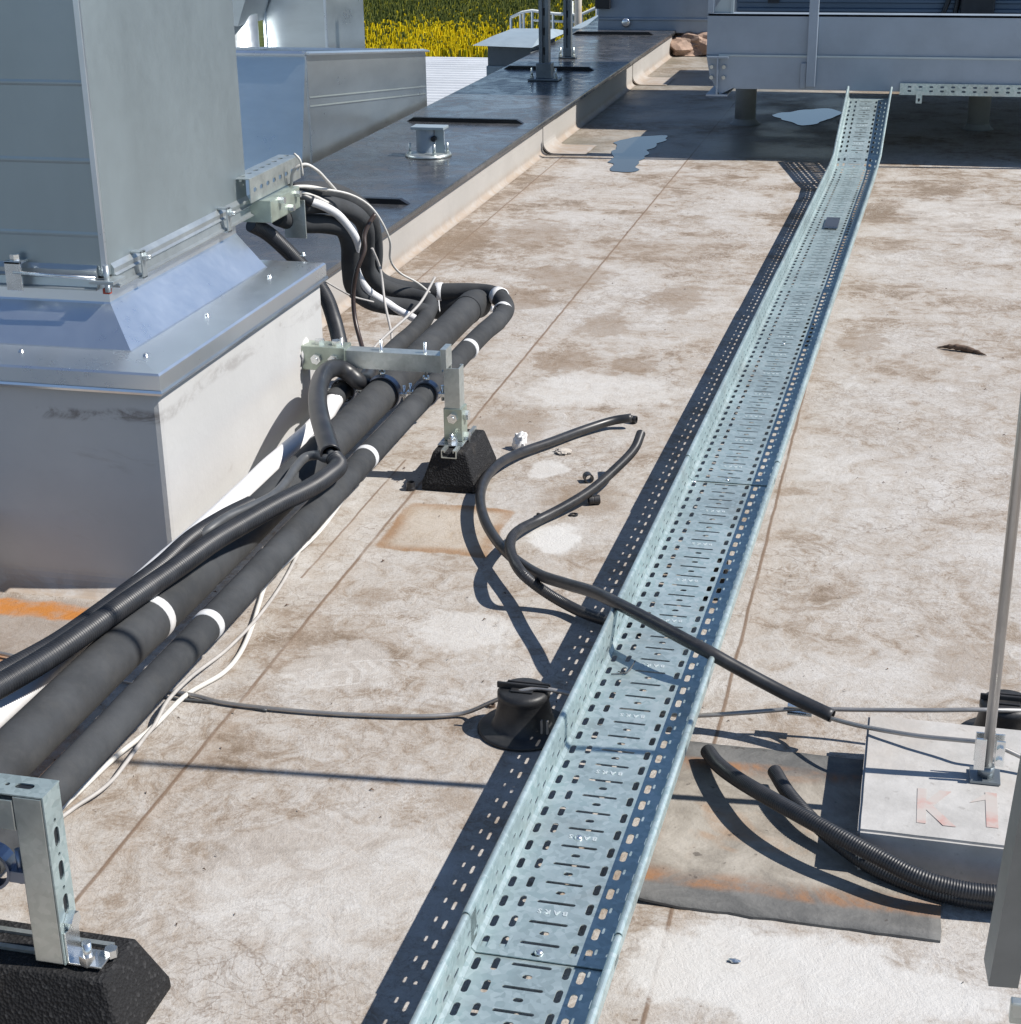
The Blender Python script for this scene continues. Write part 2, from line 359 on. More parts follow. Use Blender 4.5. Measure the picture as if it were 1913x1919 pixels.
MT['mortar'] = plain('mortar', (.44, .40, .355), .85, .2, 40, .5, 90)
MT['litter'] = plain('litter_brown', (.10, .065, .045), .8, .5, 60)
MT['black'] = plain('black_part', (.012, .014, .018), .4)
MT['redcap'] = plain('red_cap', (.45, .06, .03), .5)
M_ = NT('puddle_water')
MT['water'] = M_.fin((.035, .033, .026), .025, 0, ior=1.5)

# ------------------------------------------------------------------ mesh builder
class MB:
    def __init__(s): s.v = []; s.f = []; s.sm = []
    def add(s, vs, fs, smooth=False):
        o = len(s.v); s.v += [Vector(v) for v in vs]
        for f in fs: s.f.append([i+o for i in f]); s.sm.append(smooth)
        return s
    def bm(s, b, smooth=False, M=None):
        b.verts.index_update(); vs = [(M @ v.co) if M else v.co.copy() for v in b.verts]
        s.add(vs, [[v.index for v in f.verts] for f in b.faces], smooth); b.free(); return s
    def box(s, x0, x1, y0, y1, z0, z1, bev=0.0, M=None):
        b = bmesh.new(); bmesh.ops.create_cube(b, size=1)
        for v in b.verts: v.co = Vector(((x0+x1)/2+v.co.x*(x1-x0), (y0+y1)/2+v.co.y*(y1-y0), (z0+z1)/2+v.co.z*(z1-z0)))
        if bev: bmesh.ops.bevel(b, geom=b.edges[:], offset=bev, segments=2, profile=.6, affect='EDGES')
        return s.bm(b, False, M)
    def cyl(s, p0, p1, r0, r1=None, seg=20, cap=True):
        if r1 is None: r1 = r0
        p0, p1 = Vector(p0), Vector(p1); d = (p1-p0).normalized()
        a = d.orthogonal().normalized(); c = d.cross(a)
        vs = []
        for p, r in ((p0, r0), (p1, r1)):
            for i in range(seg):
                t = 2*math.pi*i/seg; vs.append(p+(a*math.cos(t)+c*math.sin(t))*r)
        s.add(vs, [[i, (i+1) % seg, seg+(i+1) % seg, seg+i] for i in range(seg)], True)
        if cap: s.add(vs, [list(range(seg))[::-1], list(range(seg, 2*seg))], False)
        return s
    def hexn(s, p, d, r, h):
        p = Vector(p); return s.cyl(p, p+Vector(d).normalized()*h, r, seg=6, flat=True) if False else s._hex(p, d, r, h)
    def _hex(s, p, d, r, h):
        n = len(s.f); s.cyl(p, p+Vector(d).normalized()*h, r, seg=6)
        for i in range(n, len(s.f)): s.sm[i] = False
        return s
    def lathe(s, base, axis, prof, seg=28, smooth=True):
        base = Vector(base); d = Vector(axis).normalized(); a = d.orthogonal().normalized(); c = d.cross(a)
        vs = []
        for (r, h) in prof:
            for i in range(seg):
                t = 2*math.pi*i/seg; vs.append(base+d*h+(a*math.cos(t)+c*math.sin(t))*r)
        fs = [[k*seg+i, k*seg+(i+1) % seg, (k+1)*seg+(i+1) % seg, (k+1)*seg+i] for k in range(len(prof)-1) for i in range(seg)]
        return s.add(vs, fs, smooth)
    def extr(s, poly, fn, a, b):
        # polygon (list of 2D) extruded from a to b; fn(u,v,t) -> point
        n = len(poly); vs = [fn(u, v, a) for u, v in poly]+[fn(u, v, b) for u, v in poly]
        s.add(vs, [[i, (i+1) % n, n+(i+1) % n, n+i] for i in range(n)])
        return s.add(vs, [list(range(n))[::-1], list(range(n, 2*n))])
    def tube(s, pts, r, seg=12, step=.012, ribs=None, cap=True, hollow=0., raw=False):
        pts = [Vector(p) for p in pts]
        P = pts if raw else spline(pts, step if not ribs else ribs[0]/4)
        # arc length
        L = [0.]
        for i in range(1, len(P)): L.append(L[-1]+(P[i]-P[i-1]).length)
        T = [(P[min(i+1, len(P)-1)]-P[max(i-1, 0)]).normalized() for i in range(len(P))]
        a = T[0].orthogonal().normalized(); vs = []
        for i in range(len(P)):
            a = (a-T[i]*a.dot(T[i])).normalized(); c = T[i].cross(a)
            rr = r(L[i], L[-1]) if callable(r) else r
            if ribs: rr += ribs[1]*(1 if (i % 4) in (1, 2) else -1)
            for k in range(seg):
                t = 2*math.pi*k/seg; vs.append(P[i]+(a*math.cos(t)+c*math.sin(t))*rr)
        n = len(P)
        s.add(vs, [[i*seg+k, i*seg+(k+1) % seg, (i+1)*seg+(k+1) % seg, (i+1)*seg+k] for i in range(n-1) for k in range(seg)], True)
        if hollow:
            for e, i in ((0, 0), (1, n-1)):
                d = T[i]*(-1 if e == 0 else 1); rim = vs[i*seg:(i+1)*seg]
                inn = [P[i]+(v-P[i])*(1-hollow) for v in rim]; deep = [v-d*.06 for v in inn]
                q = rim+inn+deep
                s.add(q, [[k, (k+1) % seg, seg+(k+1) % seg, seg+k] for k in range(seg)]+[[seg+k, seg+(k+1) % seg, 2*seg+(k+1) % seg, 2*seg+k] for k in range(seg)]+[list(range(2*seg, 3*seg))])
        elif cap:
            s.add(vs[:seg], [list(range(seg))[::-1]]); s.add(vs[-seg:], [list(range(seg))])
        return s
    def build(s, name, mat, parent=None, **props):
        me = bpy.data.meshes.new(name); off = Vector()
        p = parent
        while p is not None: off += p.location; p = p.parent
        me.from_pydata([tuple(v-off) for v in s.v], [], s.f)
        me.polygons.foreach_set('use_smooth', s.sm); me.validate(); me.update()
        bmx = bmesh.new(); bmx.from_mesh(me); bmesh.ops.remove_doubles(bmx, verts=bmx.verts, dist=1e-6)
        bmesh.ops.recalc_face_normals(bmx, faces=bmx.faces); bmx.to_mesh(me); bmx.free()
        me.materials.append(MT[mat])
        o = bpy.data.objects.new(name, me); COL.objects.link(o)
        if parent is not None: o.parent = parent
        for k, v in props.items(): o[k] = v
        return o

def split_build(mb, name, mat, parent=None):
    # every separate piece becomes a part of its own
    par = list(range(len(mb.v)))
    def fd(i):
        while par[i] != i: par[i] = par[par[i]]; i = par[i]
        return i
    for f in mb.f:
        for i in f[1:]: par[fd(i)] = fd(f[0])
    comp = {}
    for k, f in enumerate(mb.f): comp.setdefault(fd(f[0]), []).append(k)
    items = []
    for fl_ in comp.values():
        pts = [mb.v[i] for k in fl_ for i in mb.f[k]]
        items.append([[min(p[a] for p in pts)-.0015 for a in range(3)], [max(p[a] for p in pts)+.0015 for a in range(3)], fl_])
    done = False
    while not done:
        done = True
        for i in range(len(items)):
            for j in range(i+1, len(items)):
                A_, B2 = items[i], items[j]
                if all(A_[0][a] <= B2[1][a] and B2[0][a] <= A_[1][a] for a in range(3)):
                    items[i] = [[min(A_[0][a], B2[0][a]) for a in range(3)], [max(A_[1][a], B2[1][a]) for a in range(3)], A_[2]+B2[2]]
                    items.pop(j); done = False; break
            if not done: break
    out = []
    for it in items:
        q = MB(); mp = {}
        for k in it[2]:
            fc = []
            for i in mb.f[k]:
                if i not in mp: mp[i] = len(q.v); q.v.append(mb.v[i])
                fc.append(mp[i])
            q.f.append(fc); q.sm.append(mb.sm[k])
        out.append(q.build(name, mat, parent))
    return out

def spline(pts, step):
    if len(pts) == 2:
        n = max(2, int((pts[1]-pts[0]).length/step)+1)
        return [pts[0].lerp(pts[1], i/(n-1)) for i in range(n)]
    q = [pts[0]*2-pts[1]]+pts+[pts[-1]*2-pts[-2]]; out = []
    for i in range(1, len(q)-2):
        a, b, c, d = q[i-1], q[i], q[i+1], q[i+2]
        # centripetal catmull-rom
        t0 = 0; t1 = t0+max(1e-6, (b-a).length)**.5; t2 = t1+max(1e-6, (c-b).length)**.5; t3 = t2+max(1e-6, (d-c).length)**.5
        n = max(2, int(round((c-b).length*1.04/step)))
        for k in range(n):
            t = t1+(t2-t1)*k/n
            A1 = a*((t1-t)/(t1-t0))+b*((t-t0)/(t1-t0)); A2 = b*((t2-t)/(t2-t1))+c*((t-t1)/(t2-t1)); A3 = c*((t3-t)/(t3-t2))+d*((t-t2)/(t3-t2))
            B1 = A1*((t2-t)/(t2-t0))+A2*((t-t0)/(t2-t0)); B2 = A2*((t3-t)/(t3-t1))+A3*((t-t1)/(t3-t1))
            out.append(B1*((t2-t)/(t2-t1))+B2*((t-t1)/(t2-t1)))
    out.append(pts[-1]); return out

def slot(cx, cy, lx, ly, seg=4):
    """rounded slot outline, lx by ly"""
    r = min(lx, ly)/2; out = []
    hx, hy = lx/2-r, ly/2-r
    for q, (sx, sy) in enumerate(((1, 1), (-1, 1), (-1, -1), (1, -1))):
        for k in range(seg+1):
            t = math.pi/2*(q+k/seg); out.append((cx+sx*hx+r*math.cos(t), cy+sy*hy+r*math.sin(t)))
    return out
def plate(outer, holes, thick, fn):
    """perforated sheet: outline and holes filled by a 2D curve; fn(u,v,w) -> world"""
    cu = bpy.data.curves.new('sheet', 'CURVE'); cu.dimensions = '2D'; cu.fill_mode = 'BOTH'; cu.extrude = thick/2
    for loop in [outer]+holes:
        s = cu.splines.new('POLY'); s.points.add(len(loop)-1); s.use_cyclic_u = True
        for p, (x, y) in zip(s.points, loop): p.co = (x, y, 0, 1)
    o = bpy.data.objects.new('sheet', cu); COL.objects.link(o)
    dg = bpy.context.evaluated_depsgraph_get(); dg.update()
    me = bpy.data.meshes.new_from_object(o.evaluated_get(dg))
    vs = [fn(*v.co) for v in me.vertices]; fs = [list(p.vertices) for p in me.polygons]
    bpy.data.objects.remove(o); bpy.data.curves.remove(cu); bpy.data.meshes.remove(me)
    return vs, fs
def text_mesh(txt, size, fn, extrude=.0004, spacing=1.0, bold=0.):
    cu = bpy.data.curves.new('letters', 'FONT'); cu.body = txt; cu.size = size; cu.align_x = 'CENTER'; cu.align_y = 'CENTER'; cu.extrude = extrude; cu.space_character = spacing; cu.offset = bold
    cu.resolution_u = 2
    o = bpy.data.objects.new('letters', cu); COL.objects.link(o)
    dg = bpy.context.evaluated_depsgraph_get(); dg.update()
    me = bpy.data.meshes.new_from_object(o.evaluated_get(dg))
    vs = [fn(*v.co) for v in me.vertices]; fs = [list(p.vertices) for p in me.polygons]
    bpy.data.objects.remove(o); bpy.data.curves.remove(cu); bpy.data.meshes.remove(me)
    return vs, fs

def thing(name, label, cat, loc=(0, 0, 0), group=None):
    o = bpy.data.objects.new(name, None); COL.objects.link(o); o.location = loc; o.empty_display_size = .05
    o['label'] = label; o['category'] = cat
    if group: o['group'] = group
    return o
def tag(o, label, cat, group=None, kind=None):
    o['label'] = label; o['category'] = cat
    if group: o['group'] = group
    if kind: o['kind'] = kind
    return o
def struct(o): o['kind'] = 'structure'; return o
def stuff(o, label, cat): o['kind'] = 'stuff'; o['label'] = label; o['category'] = cat; return o
def px(lst): return [g(*p) for p in lst]

# ================================================================== SETTING
b = MB(); b.add([(-1.93, -4, 0), (12, -4, 0), (12, 22, 0), (-1.93, 22, 0)], [[0, 1, 2, 3]])
o = struct(b.build('roof_floor', 'roof')); 
b = MB(); b.add([(-4000, 50, -7), (4000, 50, -7), (4000, 4000, -7), (-4000, 4000, -7)], [[0, 1, 2, 3]])
struct(b.build('field', 'field'))
b = MB(); b.add([(-4000, -4000, -7.02), (4000, -4000, -7.02), (4000, 50, -7.02), (-4000, 50, -7.02)], [[0, 1, 2, 3]]); struct(b.build('ground', 'yard'))
# building body under the roof
b = MB(); b.box(-2.5, 12, -4, 22, -6.98, -.02); struct(b.build('building_wall', 'unit'))
# lower roof of trapezoidal sheet beyond the parapet
b = MB(); prof = []
x = -30.
yy0, yy1 = 4.0, 21.2
ny = int((yy1-yy0)/.21)
vs = []; k = 0
for i in range(ny):
    y = yy0+i*.21
    for (dy, dz) in ((0, 0), (.06, 0), (.085, .035), (.145, .035), (.17, 0)):
        vs += [(-30, y+dy, -1.05+dz), (-2.5, y+dy, -1.05+dz)]
n = len(vs)//2
b.add(vs, [[2*i, 2*i+1, 2*i+3, 2*i+2] for i in range(n-1)])
b.box(-30, -2.5, yy0, yy1, -1.4, -1.075)
struct(b.build('lower_roof', 'lower'))

# rapeseed crop standing on the field
def crop():
    rng = random.Random(3); out = {'yellow': MB(), 'green': MB(), 'olive': MB()}
    C1 = g(612, 128, -7); 
    n = 0
    for i in range(46000):
        d = 66+rng.random()**1.0*68
        px_ = rng.uniform(520, 1240)
        dr = ray(px_, 60); t = d/dr.y
        p = Vector((dr.x*t, d, -7))
        pat = mnoise.noise(Vector((p.x*.12, p.y*.10, 1)))+.5*mnoise.noise(Vector((p.x*.35, p.y*.3, 4)))
        edge = 73.5+pat*10+(p.x+24)*.35+rng.gauss(0, 2.0)
        yel = 1/(1+math.exp((d-edge)/2.6))
        h = rng.uniform(.7, 1.1); w_ = rng.uniform(.05, .11)
        a = rng.uniform(0, math.pi); dx, dy = math.cos(a)*w_, math.sin(a)*w_
        ln = Vector((rng.uniform(-.12, .12), rng.uniform(-.12, .12), h))
        gm = out['green']
        m_ = out['yellow'] if rng.random() < yel*.92 else (out['olive'] if rng.random() < .22+.4*yel else out['green'])
        q = [p+Vector((-dx, -dy, 0)), p+Vector((dx, dy, 0)), p+ln*.62+Vector((dx, dy, 0))*1.2, p+ln*.62-Vector((dx, dy, 0))*1.2]
        gm.add(q, [[0, 1, 2, 3]])
        t0 = p+ln*.55; t1 = p+ln
        ws = rng.uniform(.8, 1.6)
        q = [t0-Vector((dx, dy, 0))*ws, t0+Vector((dx, dy, 0))*ws, t1+Vector((dx, dy, 0))*.4*ws, t1-Vector((dx, dy, 0))*.4*ws]
        m_.add(q, [[0, 1, 2, 3]])
        q = [t0-Vector((-dy, dx, 0))*ws, t0+Vector((-dy, dx, 0))*ws, t1+Vector((-dy, dx, 0))*.4*ws, t1-Vector((-dy, dx, 0))*.4*ws]
        m_.add(q, [[0, 1, 2, 3]])
    return out
CR = crop()
def fastbuild(mb, name, mat):
    me = bpy.data.meshes.new(name); me.from_pydata([tuple(v) for v in mb.v], [], mb.f); me.materials.append(MT[mat]); me.update()
    o = bpy.data.objects.new(name, me); COL.objects.link(o); return o
stuff(fastbuild(CR['green'], 'crop_leaves', 'green'), 'green stems and leaves of the crop in the far field', 'crop')
stuff(fastbuild(CR['yellow'], 'crop_flowers', 'yellow'), 'yellow flower heads along the near edge of the field', 'flowers')
stuff(fastbuild(CR['olive'], 'crop_buds', 'olive'), 'olive yellow buds scattered over the green crop', 'crop')

# puddles
def blob(pts, z): 
    P = [g(x, y, z) for x, y in pts]; P = spline(P+[P[0]], .02)[:-1]; return [p+Vector((mnoise.noise(p*9), mnoise.noise(p*9+Vector((4, 0, 0)))*1.6, 0))*.03 for p in P]
for nm, pts in (('a', [(1158, 262), (1200, 256), (1240, 253), (1246, 262), (1225, 274), (1212, 290), (1196, 306), (1186, 322), (1158, 323), (1143, 300), (1152, 278)]),
                ('b', [(1447, 216), (1480, 209), (1520, 205), (1550, 203), (1575, 213), (1545, 226), (1505, 235), (1470, 226)])):
    P = blob(pts, .003); bb = MB(); bb.add(P, [list(range(len(P)))]); struct(bb.build('puddle', 'water'))

# fine litter
b = MB(); rng = random.Random(11)
for i in range(520):
    x = rng.uniform(-1.8, 1.5); y = 1.3+rng.random()**1.4*6.6
    r = rng.uniform(.0015, .006); a = rng.uniform(0, 6.28); e = rng.uniform(.25, .8)
    c_, s_ = math.cos(a)*r, math.sin(a)*r; z = .001
    P = [(x-c_, y-s_, z), (x-s_*e*.5, y+c_*e*.5, z+r*.7), (x+c_, y+s_, z), (x+s_*e*.5, y-c_*e*.5, z+r*.3)]
    b.add(P, [[0, 1, 2, 3]])
stuff(b.build('debris', 'litter'), 'tiny brown crumbs and leaf bits scattered over the roof', 'debris')

# ================================================================== PARAPET
par = thing('parapet', 'low parapet wall with pale membrane face and glossy black cap', 'parapet', (-2.2, 6, 0))
b = MB(); b.box(-2.5, -1.87, -4, 20, -.3, .150)
# curved cove along its foot
pv = [(-1.87, .025)]+[(-1.87+.025*(1-math.cos(t)), .025-.025*math.sin(t)) for t in [math.pi/2*k/6 for k in range(1, 7)]]+[(-1.88, .001)]
b.extr(pv, lambda u, v, t: (u+.0005, t, v+.0015), -4, 20)
b.build('wall', 'parapet', par)
b = MB(); b.box(-2.585, -1.848, -4, 20, .150, .174, .006); cap = b.build('cap', 'cap', par)
for (y, x0, x1) in ((4.0, -2.55, -1.9), (gx(700, 380, -2.04).y, -2.55, -1.90), (8.05, -2.53, -1.93), (10.18, -2.56, -1.99), (12.25, -2.56, -1.96), (14.3, -2.56, -1.9), (16.4, -2.56, -1.9)):
    b = MB(); b.extr([(x0, 0), (x1, 0), (x1-.035, .02), (x0+.035, .02)], lambda u, v, t: (u, t, .1745+v), y, y+.028); b.build('lap_joint', 'capseam', cap)
for (y0, y1, ln) in ((8.22, 8.50, .22), (10.86, 11.25, .22), (5.55, 5.57, .0), (12.6, 12.9, .2)):
    if ln == 0: continue
    b = MB()
    path = [(-1.866, .149), (-1.866, .06)]+[(-1.866+.055*(1-math.cos(t)), .06-.055*math.sin(t)) for t in [math.pi/2*k/6 for k in range(1, 7)]]+[(-1.866+ln, .0045)]
    top = [Vector((x, 0, z)) for x, z in path]
    n = len(path); vs = []
    for (x, z) in path: vs += [(x, y0, z), (x, y1, z), (x-.006, y0, z-.005), (x-.006, y1, z-.005)]
    fs = []
    for i in range(n-1):
        q = 4*i; fs += [[q, q+1, q+5, q+4], [q, q+4, q+6, q+2], [q+1, q+3, q+7, q+5]]
    q = 4*(n-1); fs += [[q, q+1, q+3, q+2]]
    b.add(vs, fs); b.build('membrane_strip', 'parapet', par)

# ================================================================== CURB + DUCT (left)
CX1, CY0 = -1.43, 2.85
b = MB(); b.box(-3.6, CX1, CY0, 3.79, 0, .452, .012)
pv = [(0, .045)]+[(.045*(1-math.cos(t)), .045-.045*math.sin(t)) for t in [math.pi/2*k/6 for k in range(1, 7)]]+[(-.01, 0.001)]
b.extr(pv, lambda u, v, t: (CX1+u-.0005, t, v), CY0, 3.79)
b.extr(pv, lambda u, v, t: (t, CY0-u+.0005, v), -3.6, CX1)
o = b.build('roof_curb', 'curb'); tag(o, 'pale membrane wrapped curb with dirt streaks under the big metal duct', 'curb')
duct = thing('ventilation_duct', 'tall galvanised rectangular duct standing on the pale roof curb', 'duct', (-2.3, 3.3, .45))
DX, DY, DY1 = -1.607, 3.027, 3.78
def ring(offs):   # closed rectangular ring of profile (inset, z): inset 0 at the lip
    b = MB(); rows = []
    for (ins, z) in offs:
        x1, y0, x0, y1 = -1.418-ins, 2.838+ins, -3.6, 3.80-ins*.9 if ins < .15 else 3.80-ins*.55
        rows.append([(x0, y0, z), (x1, y0, z), (x1, y1, z), (x0, y1, z)])
    vs = [p for r in rows for p in r]
    for k in range(len(rows)-1):
        b.add([*rows[k], *rows[k+1]], [[i, i+1, 5+i, 4+i] for i in range(3)])
    return b
b = ring([(.004, .446), (0, .448), (.0, .484), (.004, .488), (.112, .495), (.116, .497), (.186, .572), (.188, .576), (.19, .62)])
fl = b.build('flashing', 'flash', duct)
b = ring([(-.002, .444), (-.004, .449), (-.002, .454)]); b.build('drip_edge', 'flashrim', fl)
for q in ((273, 668), (388, 593), (505, 520), (568, 477), (40, 660), (-80, 648)):
    P = g(q[0], q[1], .492); b = MB(); b.lathe(P-Vector((0, 0, .003)), (0, 0, 1), [(.0075, 0), (.0075, .003), (.0055, .004), (.005, .008), (.003, .0095), (0.0005, .0098)], 12); b.build('screw', 'bolt', fl)
# shaft: four walls with cross beads
b = MB()
b.box(-3.6, DX, DY, DY1, .63, 3.2)
b.build('duct_shaft', 'duct', duct)
sh = MB()
zc = [gy(80, 155, DY).z, gy(80, 300, DY).z, gy(80, 437, DY).z, 1.9, 2.3]
for i, z in enumerate(zc):
    sh.extr([(0, -.006), (.0012, -.0015), (.0012, .0015), (0, .006)], lambda u, v, t: (t, DY-u, z+v), -3.6, DX-.004)
    sh.extr([(0, -.012), (.004, -.003), (.004, .003), (0, .012)], lambda u, v, t: (DX+u, t, z+v), DY+.004, DY1) if False else None
split_build(sh, 'stiffening_bead', 'duct', duct)
b = MB(); b.box(DX-.010, DX+.002, DY-.002, DY+.006, .64, 3.2, .001); b.build('corner_seam', 'flashrim', duct)
# flange rails
b = MB(); prof = [(0, -.026), (.016, -.026), (.016, -.023), (.009, -.020), (.006, -.004), (.011, 0), (.006, .004), (.007, .014), (0, .024)]
b.extr(prof, lambda u, v, t: (DX+u, t, .628+v), DY+.02, DY1); b.build('flange_rail', 'ductrail', duct)
b = MB(); b.extr(prof, lambda u, v, t: (t, DY-u, .628+v), -3.6, DX-.02); b.build('flange_rail', 'ductrail', duct)
b = MB(); b.box(DX-.03, DX+.026, DY-.026, DY+.03, .618, .626, .002); b.cyl((DX+.004, DY-.01, .60), (DX+.004, DY-.01, .655), .006); b.build('flange_corner', 'ductrail', duct)
b = MB(); b.box(DX-.008, DX+.008, DY-.012, DY, .595, .607, .002); b.build('corner_plug', 'redcap', duct)
for q in ((265, 483), (425, 400)):
    P = gx(q[0], q[1], DX+.02); b = MB()
    b.box(DX, DX+.026, P.y-.010, P.y+.010, .599, .603, .001); b.box(DX, DX+.026, P.y-.010, P.y+.010, .653, .657, .001); b.box(DX+.022, DX+.026, P.y-.010, P.y+.010, .599, .657, .001)
    b._hex(Vector((DX+.026, P.y, .645)), (1, 0, 0), .009, .008); b.cyl((DX+.02, P.y, .645), (DX+.042, P.y, .645), .004); b.build('flange_clamp', 'ductrail', duct)
P = gy(32, 512, DY-.02); b = MB()
b.box(P.x-.018, P.x+.018, DY-.036, DY-.0, .655, .661, .001); b.box(P.x-.018, P.x+.018, DY-.036, DY-.03, .60, .661, .001); b._hex(Vector((P.x, DY-.02, .661)), (0, 0, 1), .011, .012); b.build('flange_clamp', 'bolt', duct)
b = MB(); b.cyl((P.x, DY-.033, .638), (DX-.01, DY-.03, .632), .004); b.build('tie_rod', 'bolt', duct)

# slotted arm behind the duct, holding the pipe bundle
arm = thing('slotted_arm', 'perforated zinc arm sticking out behind the tall duct', 'bracket', (-1.6, 3.9, .66))
def ch(u0, u1, v0, v1): return [(u0, v0), (u1, v0), (u1, v1), (u0, v1)]
ya, yb = 3.72, 4.06
holes = [slot(ya+.03+i*.042, .028, .02, .011) for i in range(8)]
vs, fs = plate([(ya, 0), (yb, 0), (yb, .058), (ya, .058)], holes, .0025, lambda u, v, w: (-1.572+w, u, .645+v)); b = MB(); b.add(vs, fs)
vs, fs = plate([(ya, 0), (yb, 0), (yb, .055), (ya, .055)], [slot(ya+.03+i*.042, .028, .02, .011) for i in range(8)], .0025, lambda u, v, w: (-1.573-v, u, .7025+w)); b.add(vs, fs)
b.build('slotted_flange', 'strut', arm)
b = MB(); b.box(-1.63, -1.545, 3.78, 3.98, .585, .64, .003); b.build('angle_plate', 'strutgreen', arm)
b = MB()
for (y, z) in ((3.84, .63), (3.9, .60), (3.95, .625)): b._hex(Vector((-1.545, y, z)), (1, 0, 0), .009, .014)
split_build(b, 'bolt', 'bolt', arm)
b = MB(); b.box(-1.60, -1.54, 3.995, 4.0, .50, .60, .001); b.build('end_plate', 'strut', arm)

# ================================================================== DUCTS beyond the parapet
A = gx(572, 102, -2.63); B_ = gx(797, 96, -2.63); Ct = -3.55
bx = thing('sheet_metal_box', 'low shiny galvanised box with sloping top beyond the black cap', 'duct box', (-3, 7.8, -1))
def bxv(y, dz): 
    t = (y-A.y)/(B_.y-A.y); return A.z+(B_.z-A.z)*t+dz
b = MB(); x0, x1, y0, y1 = Ct, -2.63, A.y, B_.y
zs = [-1.0, None]
v = [(x0, y0-.42, -1), (x1, y0-.42, -1), (x1, y1, -1), (x0, y1, -1), (x0, y0, bxv(y0, 0)), (x1, y0, bxv(y0, 0)), (x1, y1, bxv(y1, 0)), (x0, y1, bxv(y1, 0))]
b.add(v, [[0, 1, 5, 4], [1, 2, 6, 5], [2, 3, 7, 6], [3, 0, 4, 7]]); b.build('box_side', 'box', bx)
b = MB(); dz = -.035
b.add([(x0+.01, y0+.01, bxv(y0, dz)), (x1-.01, y0+.01, bxv(y0, dz)), (x1-.01, y1-.01, bxv(y1, dz)), (x0+.01, y1-.01, bxv(y1, dz))], [[0, 1, 2, 3]]); b.build('lid', 'box', bx)
b = MB()
for (p, q) in (((x0, y0), (x1, y0)), ((x1, y0), (x1, y1)), ((x1, y1), (x0, y1)), ((x0, y1), (x0, y0))):
    P = Vector((*p, bxv(p[1], .0))); Q = Vector((*q, bxv(q[1], .0))); d = (Q-P).normalized(); s_ = d.cross(Vector((0, 0, 1)))
    b.extr([(-.012, 0), (.022, -.004), (.022, .004), (-.012, .012)], lambda u, v, t: P.lerp(Q, t)+s_*u+Vector((0, 0, v)), -.004, 1.004)
b.build('rim', 'flashrim', bx)
b = MB(); b.box(x1-.002, x1+.006, y0-.006, y0+.004, -1, bxv(y0, -.004), .001); b.build('corner_seam', 'flashrim', bx)
b = MB()
for t_ in (.28, .47): b.extr([(.0005, -.006), (.0018, 0), (.0005, .006)], lambda u, v, t: (x1+u, t, bxv(t, -.13-.2*t_)+v), y0+.02, y1-.02)
split_build(b, 'bead', 'box', bx)

d3 = thing('bent_duct', 'shiny bent galvanised duct rising behind the sheet metal box', 'duct', (-3.6, 9.6, -1))
P0 = gy(500, 85, 9.4); P1 = gy(612, 85, 9.4)
b = MB(); b.box(P0.x+.0, P1.x, 9.4, 10.1, -1, 2.2, .004); b.build('riser', 'box', d3)
b = MB(); b.box(P1.x-.004, P1.x+.012, 9.39, 9.404, -1, 2.2, .002); b.box(P0.x-.012, P0.x+.006, 9.39, 9.41, -1, 2.2, .002); split_build(b, 'corner_seam', 'flashrim', d3)
Q0 = gy(430, 60, 9.3)
b = MB(); b.cyl((Q0.x-.5, 9.55, -1), (Q0.x-.5, 9.55, .2), .5, seg=40)
b.cyl((Q0.x+.05, 9.2, -1.0), (Q0.x+.05, 9.2, gy(470, 28, 9.2).z), .16, seg=36); split_build(b, 'round_branch', 'box', d3)
b = MB()
Z0 = gy(480, 28, 9.15).z
bend = [(0, 0), (.30, -.05), (.36, .10), (.20, .30), (-.3, .35)]
b.extr(bend, lambda u, v, t: (Q0.x-.12+u, t, Z0+v), 9.0, 9.38); b.build('elbow', 'box', d3)
b = MB(); b.extr([(.18, -.02), (.21, -.02), (.32, .2), (.29, .2)], lambda u, v, t: (Q0.x-.15+u, t, Z0+v), 8.985, 8.998); b.build('elbow_seam', 'flashrim', d3)

# hood vent
hv = thing('roof_hood', 'pale metal rain hood on a grey shaft beyond the parapet', 'vent', (-2.95, 11.4, -1))
a, c_, d_ = gy(885, 82, 11.1), gy(996, 93, 11.1), gy(1010, 62, 11.9)
b = MB()
zl = a.z-.012
X0, X1, Y0, Y1 = a.x, gy(996, 93, 11.1).x, 11.1, 12.1
b.add([(X0, Y0, zl), (X1, Y0, zl-.01), (X1+.05, Y1, zl), (X0, Y1, zl), (X0+.06, Y0+.32, zl+.03), (X1-.02, Y0+.32, zl+.03), (X1-.02, Y0+.75, zl+.04), (X0+.1, Y0+.75, zl+.04)],
      [[0, 1, 5, 4], [4, 5, 6, 7], [7, 6, 2, 3], [1, 2, 6, 5], [0, 4, 7, 3], [0, 3, 2, 1]])
b.build('rain_cap', 'hood', hv)
b = MB(); b.box(X0+.08, X1-.03, Y0+.1, Y1-.12, -1, zl-.001); sh_ = b.build('shaft', 'hoodwall', hv)
b = MB(); b.box(X0+.07, X1-.02, Y0+.09, Y1-.11, gy(930, 150, 11.2).z-.4, gy(930, 124, 11.2).z, .004); b.build('skirt', 'hood', hv)

